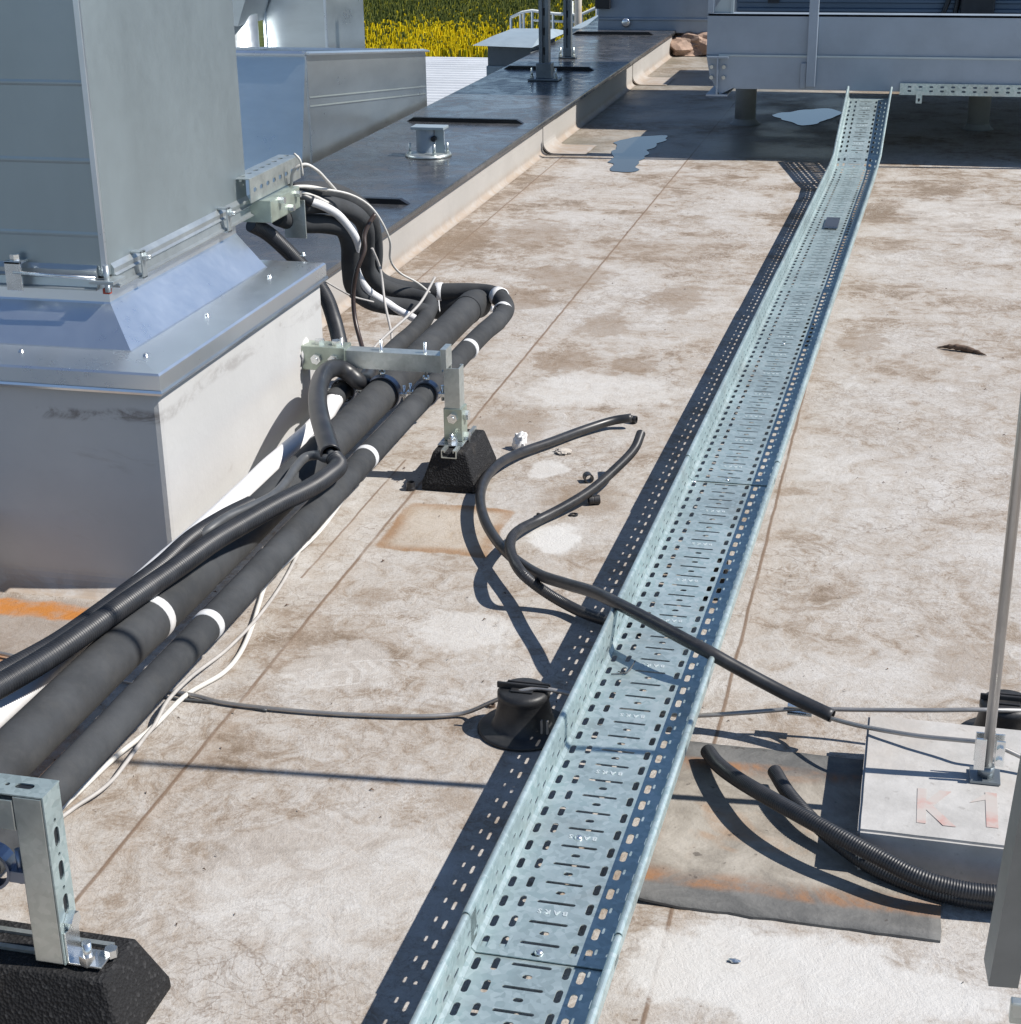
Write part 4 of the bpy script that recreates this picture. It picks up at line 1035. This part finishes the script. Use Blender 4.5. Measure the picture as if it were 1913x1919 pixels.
# big pipe
bp = thing('insulated_pipe', 'thickest black foam insulated pipe running toward the near support', 'pipe', (-1.235, 3, .2), 'insulated pipes beside the curb')
far = Vector((-1.238, 4.50, .205)); near = Vector((-1.225, .9, .214))
pts = [far, Vector((-1.236, 3.9, .205)), Vector((-1.235, 3.632, .205)), Vector((-1.232, 2.7, .206)), Vector((-1.229, 1.84, .211)), near]
b = MB(); b.tube(pts, wob(.040, (.0, 1.94, 2.15), .0022, 1), 30, .012); b.build('foam_sleeve', 'foam', bp)
b = MB(); b.tube([far+Vector((0, -.055, 0)), far+Vector((.0, .01, 0)), far+Vector((0, .06, -.01)), far+Vector((-.05, .10, -.03)), far+Vector((-.16, .12, -.035))], .0425, 28, .01); b.build('foam_elbow', 'foam', bp)
def at_px_on(xline, px_, py_, z): 
    P = g(px_, py_, z); return P
P = g(285, 1160, .209); band(bp, (-1.2305, P.y, .209), (0, 1, 0), .0405, .022)
# small pipe: comes down from the duct, runs right, bends back, runs toward the camera
sp_ = thing('insulated_pipe', 'slimmer black insulated pipe with white tape bands and a looped far end', 'pipe', (-1.12, 3, .2), 'insulated pipes beside the curb')
Y3 = 4.58
up = [gy(545, 362, 4.02), gy(590, 358, 4.10), gy(627, 362, 4.18), gy(668, 383, 4.28), gy(690, 408, 4.36), gy(698, 440, 4.42), gy(696, 480, 4.47), gy(698, 508, 4.50), gy(718, 530, 4.54), gy(760, 543, 4.57), gy(820, 547, 4.59), gy(880, 547, 4.60), gy(915, 550, 4.585), gy(938, 560, 4.53)]
dn = [g(947, 575, .21), g(935, 598, .21), Vector((-1.127, 4.2, .21)), Vector((-1.124, 3.637, .212)), Vector((-1.121, 2.7, .212)), Vector((-1.118, 1.775, .215)), Vector((-1.116, .9, .215))]
b = MB(); b.tube(up+dn, wob(.0262, (1.28, 2.05, 2.6, 3.0, 3.55), .0025, 2), 24, .012); b.build('foam_sleeve', 'foam', sp_)
for (q, z) in (((683, 858), .212), ((381, 1172), .2135), ((880, 655), .21)):
    P = g(q[0], q[1], z); band(sp_, (-1.124+(3.637-P.y)*.0033, P.y, z), (0, 1, 0), .0266, .02)
P = gy(823, 547, 4.592); band(sp_, P, (1, .03, 0), .0268, .022)
P = gy(935, 556, 4.54); band(sp_, P, (.7, -.7, 0), .0272, .024); P = g(942, 584, .21); band(sp_, P, (-.12, -1, 0), .0270, .018)
# third pipe: black upper piece, white jacket further on
tp = thing('insulated_pipe', 'white jacketed pipe with a black foam upper piece next to the curb', 'pipe', (-1.33, 3, .2), 'insulated pipes beside the curb')
up = [gy(560, 385, 4.02), gy(616, 384, 4.12), gy(662, 399, 4.22), gy(684, 425, 4.30), gy(687, 470, 4.36), gy(690, 508, 4.40), gy(715, 536, 4.44), gy(765, 553, 4.47), gy(803, 566, 4.44), gy(800, 590, 4.36), g(775, 622, .21), g(748, 645, .209), g(700, 690, .208), Vector((-1.335, 3.655, .208)), Vector((-1.336, 3.56, .206))]
b = MB(); b.tube(up, wob(.0235, (1.25,), .003, 5), 22, .012); b.build('foam_sleeve', 'foam', tp)
wp = [Vector((-1.336, 3.60, .206)), g(596, 793, .204), g(500, 880, .204), g(400, 975, .206), g(300, 1062, .208), g(200, 1155, .21), g(100, 1245, .21), g(0, 1332, .21), g(-200, 1506, .21)]
b = MB(); b.tube(wp, lambda s, L: .0215+.0012*mnoise.noise(Vector((s*9, 2, 0))), 22, .012); b.build('white_jacket', 'whitepipe', tp)
# short black sleeve between white pipe and the big pipe
b = MB(); b.tube([g(606, 826, .212), g(572, 866, .212), g(512, 930, .212), g(452, 992, .208), g(392, 1050, .204)], .026, 22, .012); o = b.build('foam_sleeve', 'foam', tp)
P = g(598, 836, .212); band(tp, P, (g(572, 866, .212)-g(606, 826, .212)), .0265, .012)
# pale blue-white drain pipe in the bundle
b = MB(); pts = [gy(575, 376, 4.03), gy(600, 384, 4.05), gy(632, 402, 4.10), gy(653, 426, 4.13), gy(668, 452, 4.16), gy(664, 482, 4.19), gy(671, 516, 4.22), gy(690, 545, 4.26), gy(722, 566, 4.31), gy(752, 584, 4.33), gy(778, 598, 4.33), gy(800, 612, 4.31)]
b.tube(pts, .0115, 14, .01); o = b.build('flexible_hose', 'whitepipe'); tag(o, 'pale white hose curving down through the black pipe bundle', 'hose')
b = MB(); b.tube([gy(545, 362, 4.0), gy(562, 368, 4.015), gy(584, 378, 4.03)], .0165, 16, .01); b2 = b.build('end_sleeve', 'black', o); 
# lowest black pipe of the bundle
b = MB(); pts = [gy(520, 405, 3.98), gy(560, 418, 4.04), gy(610, 420, 4.10), gy(642, 428, 4.14), gy(655, 455, 4.17), gy(657, 500, 4.2), gy(664, 540, 4.24), gy(690, 562, 4.28), gy(725, 572, 4.33), gy(770, 578, 4.36), gy(802, 588, 4.37)]
b.tube(pts, .0255, 18, .012); o = b.build('insulated_pipe', 'foam'); tag(o, 'short black foam pipe bent lowest in the bundle behind the curb', 'pipe', 'insulated pipes beside the curb')
b = MB(); pts = [gy(590, 375, 4.1), gy(640, 372, 4.22), gy(676, 392, 4.33), gy(700, 425, 4.40), gy(706, 470, 4.44), gy(704, 505, 4.46)]
b.tube(pts, .018, 16, .012); o = b.build('bundle_hose', 'foam'); tag(o, 'black foam hose bowed over the top of the pipe bundle', 'hose')
# thin brown cable
b = MB(); pts = [gy(704, 400, 4.2), gy(692, 418, 4.18), gy(683, 440, 4.16), gy(683, 468, 4.14), gy(668, 509, 4.12), gy(662, 553, 4.12), gy(665, 597, 4.1), gy(677, 645, 4.05), gy(690, 690, 3.95)]
b.tube(pts, .0062, 10, .01); o = b.build('brown_cable', 'browncab'); tag(o, 'thin dark brown cable hanging in front of the pipe bundle', 'cable')
# white and grey wires of the bundle
def wire(name, pts, r, mat, label, cat='wire', group=None, step=.008):
    b = MB(); b.tube(pts, r, 8, step); o = b.build(name, mat); tag(o, label, cat, group); return o
G1 = 'thin wires of the pipe bundle'
wire('thin_wire', [gy(528, 365, 3.98), gy(545, 348, 3.97), gy(548, 324, 3.96), gy(557, 313, 3.96), gy(572, 308, 3.97), gy(592, 318, 4.0), gy(612, 338, 4.06), gy(629, 357, 4.12)], .0042, 'whitewire', 'white wire looped high above the pipe bundle by the duct', group=G1)
wire('thin_wire', [gy(551, 288, 3.95), gy(561, 298, 3.95), gy(565, 312, 3.955), gy(567, 329, 3.96)], .003, 'whitewire', 'short kinked wire end sticking up behind the wire loop', group=G1)
wire('thin_wire', [gy(590, 352, 4.06), gy(654, 364, 4.12), gy(689, 383, 4.16), gy(709, 406, 4.18), gy(730, 450, 4.22), gy(731, 485, 4.28), gy(750, 512, 4.4), gy(782, 530, 4.48), gy(805, 548, 4.52)], .0032, 'whitewire', 'white wire sweeping over the right side of the bundle', group=G1)
wire('thin_wire', [gy(697, 465, 4.25), gy(712, 503, 4.27), gy(721, 567, 4.22), gy(733, 623, 4.12), gy(735, 648, 4.06)], .0038, 'greywire', 'grey wire dropping straight past the bent pipes', group=G1)
wire('thin_wire', [gy(815, 520, 4.35), gy(788, 567, 4.26), gy(760, 596, 4.18), gy(733, 620, 4.1), gy(706, 646, 4.02), gy(690, 668, 3.95)], .0038, 'greywire', 'pale wire crossing diagonally in front of the pipe elbows', group=G1)
wire('thin_wire', [gy(530, 362, 3.99), gy(548, 352, 4.0), gy(575, 350, 4.03), gy(612, 356, 4.09)], .005, 'whitewire', 'thick white wire lying along the top of the bundle', group=G1)
wire('thin_wire', [gy(535, 380, 4.0), gy(560, 362, 4.0), gy(590, 368, 4.04), gy(615, 380, 4.08)], .0036, 'whitewire', 'white wire tucked between the hose and black pipes', group=G1)
wire('thin_wire', [gy(606, 525, 3.95), gy(640, 545, 4.05), gy(665, 557, 4.15), gy(700, 566, 4.2)], .0025, 'greywire', 'very thin wire running off behind the curb corner', group=G1)
# white tie strip by the pipe ends
b = MB(); b.tube([g(905, 575, .19), g(925, 580, .17), g(950, 590, .13)], .009, 8, .01); o = b.build('white_strip', 'whitepipe'); tag(o, 'short white plastic strip under the looped pipe end', 'strip')
b = MB()
for i in range(3): b.tube([gy(812+i*5, 563, 4.50), gy(813+i*5, 575, 4.47), gy(812+i*6, 584, 4.45)], .0018, 6, .006)
o = b.build('cable_tie', 'tape'); tag(o, 'white cable tie ends hanging under the taped pipe run', 'cable tie')

# conduit leaving behind the curb, and the loop beside the curb
b = MB(); pts = [gy(470, 420, 3.86), gy(500, 436, 3.9), gy(530, 462, 3.93), gy(560, 492, 3.95), gy(590, 525, 3.95), gy(612, 560, 3.93), gy(626, 600, 3.89), gy(636, 640, 3.82), gy(644, 676, 3.75), gy(650, 700, 3.70)]
b.tube(pts, .0195, 16, ribs=(.005, .0006)); o = b.build('corrugated_conduit', 'corr'); tag(o, 'black conduit dropping behind the far corner of the curb', 'conduit', 'black conduits near the curb')
pts = [g(692, 700, .212), g(684, 714, .222), g(668, 712, .245), g(652, 698, .262), g(634, 690, .276), g(614, 695, .288), g(600, 715, .293), g(595, 750, .294), g(600, 785, .292), g(611, 822, .288), g(620, 852, .282)]
b = MB(); b.tube(pts, .0215, 20, .01, hollow=.16); o = b.build('conduit_loop', 'plastic'); tag(o, 'thick smooth black conduit hooked over the pipes with open lower end', 'conduit', 'black conduits near the curb')
wire('grey_cable', [g(618, 846, .285), g(622, 857, .278), g(612, 860, .274), g(595, 853, .272), g(575, 856, .268), g(555, 875, .264), g(535, 905, .262), g(510, 930, .27), g(470, 950, .281), g(425, 970, .282), g(392, 993, .276), g(362, 1014, .262)], .0098, 'blackwire', 'dark grey cable coming out of the open conduit end', 'cable')
def onp(px_, py_, z): return g(px_, py_, z)
pts = [g(626, 858, .28), g(634, 872, .272), g(612, 894, .272), g(580, 915, .272), g(520, 945, .275), g(450, 985, .275), g(400, 1015, .275), g(340, 1058, .273), g(280, 1100, .27), g(230, 1135, .27), g(160, 1185, .27), g(90, 1232, .27), g(0, 1285, .27), g(-120, 1350, .27), g(-300, 1440, .27)]
b = MB(); b.tube(pts, .0185, 18, ribs=(.0055, .0007)); o = b.build('corrugated_conduit', 'corr'); tag(o, 'long ribbed black conduit lying over the pipes beside the curb', 'conduit', 'black conduits near the curb')
pts = [g(470, 945, .262), g(420, 970, .27), g(360, 1008, .27), g(300, 1062, .266), g(240, 1108, .264), g(170, 1160, .26), g(100, 1208, .26), g(0, 1262, .26), g(-120, 1320, .26), g(-300, 1400, .26)]
b = MB(); b.tube(pts, .016, 16, ribs=(.0055, .0007)); o = b.build('corrugated_conduit', 'corr'); tag(o, 'ribbed black conduit hugging the far side of the long one', 'conduit', 'black conduits near the curb')

# ================================================================== WIRES ON THE ROOF
wire('white_cable', [g(655, 915, .05), g(640, 940, .03), g(595, 1000, .012), g(552, 1040, .008), g(502, 1090, .006), g(485, 1134, .006), g(475, 1167, .008), g(448, 1227, .006), g(418, 1261, .006), g(351, 1301, .006), g(288, 1361, .012), g(217, 1418, .008), g(167, 1465, .006), g(110, 1520, .006), g(40, 1590, .006)], .0048, 'whitewire', 'white cable snaking over the roof beside the slim pipe', 'cable')
wire('grey_wire', [g(590, 985, .01), g(565, 1027, .005), g(522, 1104, .005), g(468, 1174, .014), g(425, 1217, .005), g(355, 1271, .02), g(311, 1318, .03), g(290, 1358, .016), g(274, 1378, .02), g(234, 1432, .018), g(214, 1458, .012), g(183, 1485, .012), g(146, 1509, .006), g(110, 1535, .004), g(50, 1575, .004)], .0036, 'greywire', 'thin grey wire on the roof crossing the white cable', 'wire')
lw = MB(); lp = [g(-60, 1215, .012), g(0, 1224, .01), g(60, 1238, .008), g(180, 1265, .006), g(260, 1281, .006), g(318, 1294, .006), g(368, 1304, .007), g(415, 1316, .006), g(502, 1327, .006), g(640, 1338, .006), g(800, 1342, .007), g(870, 1336, .01), g(920, 1316, .045), g(965, 1298, .078), g(1005, 1290, .086), g(1040, 1294, .085), g(1080, 1303, .078)]
lw.tube(lp, .004, 8, .012); 
# under the tray on to the second holder
e0 = lp[-1]
lp2 = [e0, g(1110, 1312, .05), g(1180, 1330, .03), g(1240, 1337, .03), g(1300, 1341, .035), g(1400, 1335, .045), g(1500, 1328, .055), g(1600, 1330, .06), g(1740, 1331, .075), g(1830, 1330, .084), g(1880, 1331, .084), g(1960, 1332, .07)]
lw.tube(lp2, .004, 8, .012)
o = lw.build('lightning_wire', 'aluw'); tag(o, 'grey aluminium lightning wire running across the roof under the tray', 'wire')
P = g(1500, 1328, .055); b = MB(); b.box(P.x-.022, P.x+.02, P.y-.010, P.y+.012, .046, .049, .0005); b.box(P.x-.022, P.x+.02, P.y-.010, P.y+.012, .060, .063, .0005); b._hex(Vector((P.x, P.y, .063)), (0, 0, 1), .007, .006); 
o2 = b.build('wire_clamp', 'bolt'); tag(o2, 'small zinc clamp joining two lightning wires right of the tray', 'clamp')
P = g(300, 1291, .006); wire('grey_wire', [g(275, 1300, .004), g(330, 1309, .004), g(420, 1318, .004), g(500, 1331, .004)], .0025, 'blackwire', 'thin dark wire beside the lightning wire under the pipes', 'wire')
wire('lightning_wire', [g(1500, 1329, .057), g(1530, 1336, .062), g(1560, 1347, .072), g(1620, 1362, .086), g(1720, 1379, .10), g(1800, 1387, .112), g(1838, 1391, .118), g(1870, 1399, .115), g(1913, 1418, .105), g(1980, 1450, .09)], .004, 'aluw', 'grey branch wire rising to the clamp on the upright rod', 'wire')

# lightning wire holders
def holder(label, x, y, notch):
    t = thing('wire_holder', label, 'wire holder', (x, y, 0), 'black wire holders on the roof')
    b = MB(); b.lathe((x, y, 0), (0, 0, 1), [(.0, .0005), (.080, .0005), (.082, .004), (.078, .008), (.060, .010), (.054, .014), (.043, .062), (.046, .066), (.046, .074), (.040, .080), (.0, .081)], 40); b.build('base', 'holder', t)
    b = MB(); b.box(x-.046, x+.046, y-.008, y-.003, .0805, .092, .002); b.box(x-.030, x+.046, y+.005, y+.010, .0805, .090, .002); b.box(x-.02, x+.02, y-.02, y+.02, .0805, .084, .002); b.build('clip', 'holder', t)
    b = MB()
    for k in range(2): 
        b.box(x+.040+k*.010, x+.043+k*.010, y-.045, y-.040, .020, .045)
    if notch: split_build(b, 'side_rib', 'aluw', t)
    return t
P = g(982, 1366, .0); holder('black cone shaped wire holder standing beside the cable tray', P.x, P.y, True)
P = g(1880, 1390, 0); holder('black cone shaped wire holder behind the concrete block', P.x, P.y, False)

# ================================================================== CONCRETE BLOCK, MAT, ROD
ML = MB(); nx, ny_ = 26, 22
x0, x1, y0, y1 = -.345, .108, 2.004, 2.482
def mz(x, y):
    t = max(0, 1-math.hypot((x-x0)/.10, (y-y0)/.05)); return .0045+.010*t*t+.0006*mnoise.noise(Vector((x*9, y*9, 0)))
vs = [(x0+(x1-x0)*i/nx+(.004*mnoise.noise(Vector((0, j*.7, 3))) if i in (0, nx) else 0), y0+(y1-y0)*j/ny_+(.004*mnoise.noise(Vector((i*.5, 0, 5))) if j in (0, ny_) else 0)) for j in range(ny_+1) for i in range(nx+1)]
top = [(x, y, mz(x, y)) for x, y in vs]; bot = [(x, y, mz(x, y)-.004) for x, y in vs]
W_ = nx+1
ML.add(top, [[j*W_+i, j*W_+i+1, (j+1)*W_+i+1, (j+1)*W_+i] for j in range(ny_) for i in range(nx)], True)
rim = [i for i in range(W_)]+[j*W_+nx for j in range(1, ny_+1)]+[ny_*W_+i for i in range(nx-1, -1, -1)]+[j*W_ for j in range(ny_-1, 0, -1)]
ML.add([top[i] for i in rim]+[bot[i] for i in rim], [[i, (i+1) % len(rim), len(rim)+(i+1) % len(rim), len(rim)+i] for i in range(len(rim))])
o = ML.build('rubber_mat', 'mat'); tag(o, 'muddy dark grey rubber mat with rusty stains under the concrete block', 'mat')
ZB_ = .077
a, bq, c_, d_ = g(1632, 1334, ZB_), g(1601, 1552, ZB_), g(1890, 1590, ZB_), g(1913, 1371, ZB_)
bl = thing('concrete_block', 'grey concrete ballast block with faded red lettering on top', 'block', (a.x+.16, (a.y+bq.y)/2, .005))
b = MB(); bmx = bmesh.new(); bmesh.ops.create_cube(bmx, size=1)
X0, X1, Y0, Y1 = (a.x+bq.x)/2, (a.x+bq.x)/2+.37, (bq.y+c_.y)/2, (a.y+d_.y)/2
for v in bmx.verts: v.co = Vector(((X0+X1)/2+v.co.x*(X1-X0), (Y0+Y1)/2+v.co.y*(Y1-Y0), (.0055+ZB_)/2+v.co.z*(ZB_-.0055)))
bmesh.ops.bevel(bmx, geom=bmx.edges[:], offset=.004, segments=2, affect='EDGES'); bmesh.ops.subdivide_edges(bmx, edges=bmx.edges[:], cuts=8, use_grid_fill=True)
for v in bmx.verts: v.co += Vector((mnoise.noise(v.co*40), mnoise.noise(v.co*40+Vector((5, 0, 0))), mnoise.noise(v.co*40+Vector((0, 7, 0)))))*.0007
b.bm(bmx); b.build('body', 'concrete', bl)
Pk, P1_ = g(1748, 1516, ZB_), g(1858, 1522, ZB_)
ht = (g(1750, 1483, ZB_)-g(1750, 1553, ZB_)).length
b = MB()
for tx, P in (('K', Pk), ('1', P1_)):
    if tx == '1': b.add([(P.x+q[0]*ht, P.y+q[1]*ht, ZB_+.0009) for q in ((-.30, .18), (-.05, .5), (.08, .5), (.08, .36), (-.05, .32))], [[0, 4, 3, 2, 1]])
    vs, fs = text_mesh(tx, ht*1.25, lambda u, v, w_: (P.x+u*(.62 if tx == 'K' else .8), P.y+v, ZB_+.0008+w_), .0002, 1, .0042); b.add(vs, fs)
split_build(b, 'painted_letters', 'red', bl)
# rod
P = g(1846, 1458, ZB_); rd = thing('lightning_rod', 'tall grey upright rod standing on the concrete block', 'rod', P)
b = MB(); b.cyl((P.x, P.y, ZB_+.004), (P.x, P.y, 2.6), .0083, seg=18); b.build('rod', 'rod', rd)
b = MB(); b.box(P.x-.024, P.x+.022, P.y-.022, P.y+.022, ZB_+.0012, ZB_+.006, .001); b.cyl((P.x, P.y, ZB_+.006), (P.x, P.y, ZB_+.024), .0125, seg=16); b.build('base_socket', 'postdark', rd)
b = MB(); b.box(P.x-.020, P.x-.004, P.y-.016, P.y-.011, ZB_+.022, ZB_+.076, .001); b.box(P.x-.02, P.x+.024, P.y+.009, P.y+.012, ZB_+.024, ZB_+.074, .001); b.box(P.x+.010, P.x+.024, P.y-.013, P.y-.010, ZB_+.03, ZB_+.074, .001)
b._hex(Vector((P.x+.017, P.y-.013, ZB_+.04)), (0, -1, 0), .006, .006); b._hex(Vector((P.x+.017, P.y-.013, ZB_+.06)), (0, -1, 0), .006, .006); b.build('rod_clamp', 'bolt', rd)

# ================================================================== LOOSE CONDUITS
def cond(name, pts, r, mat, label, ribs=None, hollow=.18):
    b = MB(); b.tube(pts, r, 16, .008, ribs=ribs, hollow=hollow); o = b.build(name, mat); tag(o, label, 'conduit', 'loose black conduit lengths on the roof'); return o
c1 = [g(1183, 783, .03), g(1150, 788, .024), g(1095, 805, .018), g(1030, 829, .018), g(975, 848, .022), g(935, 869, .032), g(910, 897, .034), g(900, 930, .036), g(906, 968, .040), g(925, 1005, .044), g(958, 1043, .050), g(1008, 1076, .068), g(1060, 1094, .100), g(1110, 1109, .127), g(1165, 1135, .152), g(1220, 1164, .1555), g(1290, 1202, .151), g(1330, 1223, .144), g(1380, 1251, .124), g(1470, 1299, .090), g(1560, 1342, .072)]
cond('loose_conduit', c1, .0118, 'plastic', 'long smooth black conduit curving from the roof over the cable tray')
c2 = [g(1201, 812, .105), g(1188, 842, .085), g(1152, 880, .06), g(1108, 918, .038), g(1060, 948, .024), g(1010, 974, .018), g(975, 992, .034), g(957, 1013, .062), g(960, 1043, .078), g(982, 1078, .074), g(1020, 1108, .042), g(1060, 1132, .022), g(1105, 1153, .02), g(1152, 1168, .02), g(1210, 1185, .02)]
cond('loose_conduit', c2, .0112, 'plastic', 'hooked black conduit with a raised tip that ends under the tray', ribs=(.004, .0003))
c3 = [g(1326, 1408, .022), g(1345, 1432, .030), g(1385, 1462, .045), g(1450, 1500, .062), g(1540, 1550, .066), g(1640, 1603, .058), g(1720, 1643, .050), g(1800, 1666, .043), g(1870, 1675, .041), g(1960, 1682, .041), g(2100, 1688, .041)]
cond('loose_conduit', c3, .0125, 'corr', 'long ribbed black conduit bowing up in front of the concrete block', ribs=(.0045, .0006))
c4 = [g(1451, 1445, .032), g(1478, 1488, .036), g(1520, 1535, .034), g(1560, 1572, .026), g(1630, 1622, .018), g(1720, 1662, .0135), g(1800, 1684, .0135), g(1870, 1693, .0135), g(2000, 1699, .0135)]
cond('loose_conduit', c4, .0115, 'corr', 'shorter ribbed black conduit tucked under the bowed one', ribs=(.0045, .0006))
def offcut(label, px_, py_, r, L, d, mat='plastic'):
    P = g(px_, py_, 0); d = Vector(d).normalized()
    b = MB(); hz = abs(d.z)
    c = P+Vector((0, 0, (r if hz < .5 else L/2+.0005)))
    b.lathe(c-d*L/2, d, [(r*.78, 0), (r, 0), (r, L*.33), (r*.93, L*.4), (r, L*.47), (r, L), (r*.78, L), (r*.78, 0)], 22, False)
    o = b.build('conduit_offcut', mat); tag(o, label, 'conduit offcut', 'conduit offcuts on the roof'); return o
offcut('ribbed conduit offcut standing in the shade of the rubber foot', 770, 918, .011, .02, (0, 0, 1))
offcut('short conduit offcut lying against the hooked conduit', 1102, 903, .0115, .022, (.45, -.9, .0))
offcut('plump conduit offcut lying just below the hooked conduit', 1113, 945, .0115, .026, (.8, .35, 0))
offcut('flat thin conduit ring below the plump offcut', 1075, 966, .010, .004, (0, .1, 1))
offcut('conduit offcut at the far tip of the long smooth conduit', 1187, 793, .0105, .016, (.9, -.2, 0))
offcut('flat conduit ring beside the cone holder and wire', 920, 1324, .008, .0045, (0, .1, 1), 'litter')
offcut('small dark offcut ring partly hidden behind the hooked conduit', 1012, 968, .009, .006, (.3, .3, 1))
# white foam scrap
bmx = bmesh.new(); bmesh.ops.create_icosphere(bmx, subdivisions=3, radius=1)
for v in bmx.verts: v.co *= 1+.4*mnoise.noise(v.co*2.1+Vector((3, 1, 0)))+.12*mnoise.noise(v.co*6)
P = g(974, 842); b = MB(); b.bm(bmx, False, Matrix.Translation(P+Vector((.0, 0, .022))) @ Matrix.Rotation(.5, 4, 'Z') @ Matrix.Rotation(.35, 4, 'Y') @ Matrix.Diagonal((.016, .02, .027, 1)))
o = b.build('foam_scrap', 'paper'); tag(o, 'white crumpled foam scrap on the roof behind the long conduit', 'scrap')
bmx = bmesh.new(); bmesh.ops.create_icosphere(bmx, subdivisions=3, radius=1)
for v in bmx.verts: v.co *= 1+.5*mnoise.noise(v.co*2.6)
P = g(1012, 846); b = MB(); b.bm(bmx, False, Matrix.Translation(P+Vector((.09*0+.06, .0, .004))) @ Matrix.Diagonal((.02, .02, .007, 1)))
o = b.build('dried_mortar', 'mortar'); tag(o, 'flat pale lump of dried mortar beside the long conduit', 'mortar lump')
P = g(1800, 660); b = MB(); b.tube([P+Vector((-.07, .03, .003)), P+Vector((-.02, .014, .012)), P+Vector((.03, .0, .008)), P+Vector((.075, -.03, .003))], lambda s_, L: .001+.014*math.sin(math.pi*min(1, s_/L))*(.6+.4*mnoise.noise(Vector((s_*90, 0, 0)))), 7, .004); o = b.build('dry_leaf', 'litter'); tag(o, 'dry brown curled leaf on the bare roof to the right', 'leaf')
P = g(1375, 1803); b = MB(); bmx = bmesh.new(); bmesh.ops.create_icosphere(bmx, subdivisions=2, radius=1)
for v in bmx.verts: v.co *= 1+.5*mnoise.noise(v.co*2.6)
b.bm(bmx, False, Matrix.Translation(P+Vector((0, 0, .003))) @ Matrix.Diagonal((.008, .004, .003, 1))); o = b.build('foil_scrap', 'bolt'); tag(o, 'tiny crumpled silvery scrap in front of the rubber mat', 'scrap')

# ================================================================== NEAR STEEL RAIL (right bottom)
P = g(1852, 1848, .40); T = gy(1909, 1540, P.y-.03)
d = (T-P).normalized(); sx = Vector((1, .12, 0)); sx = (sx-d*sx.dot(d)).normalized(); sy = d.cross(sx)
rl_ = thing('steel_rail', 'dark grey steel channel rail leaning in at the right edge', 'rail', P)
b = MB(); t_ = .004; w_, h_ = .028, .036
b.extr([(0, 0), (w_, 0), (w_, -h_), (w_-t_, -h_), (w_-t_, -t_), (t_, -t_), (t_, -h_), (0, -h_)], lambda u, v, t: P+sx*u-sy*v*(-1 if sy.y < 0 else 1)+d*t, 0, 1.6); b.build('channel', 'post', rl_)
Pq = g(1893, 1872, .38); b = MB(); b.box(Pq.x, Pq.x+.5, Pq.y-.012, Pq.y+.0, .36, .384, .002); b.box(Pq.x+.06, Pq.x+.10, Pq.y-.05, Pq.y-.0125, 0, 1.2, .002); b.build('cross_bar', 'strut', rl_)
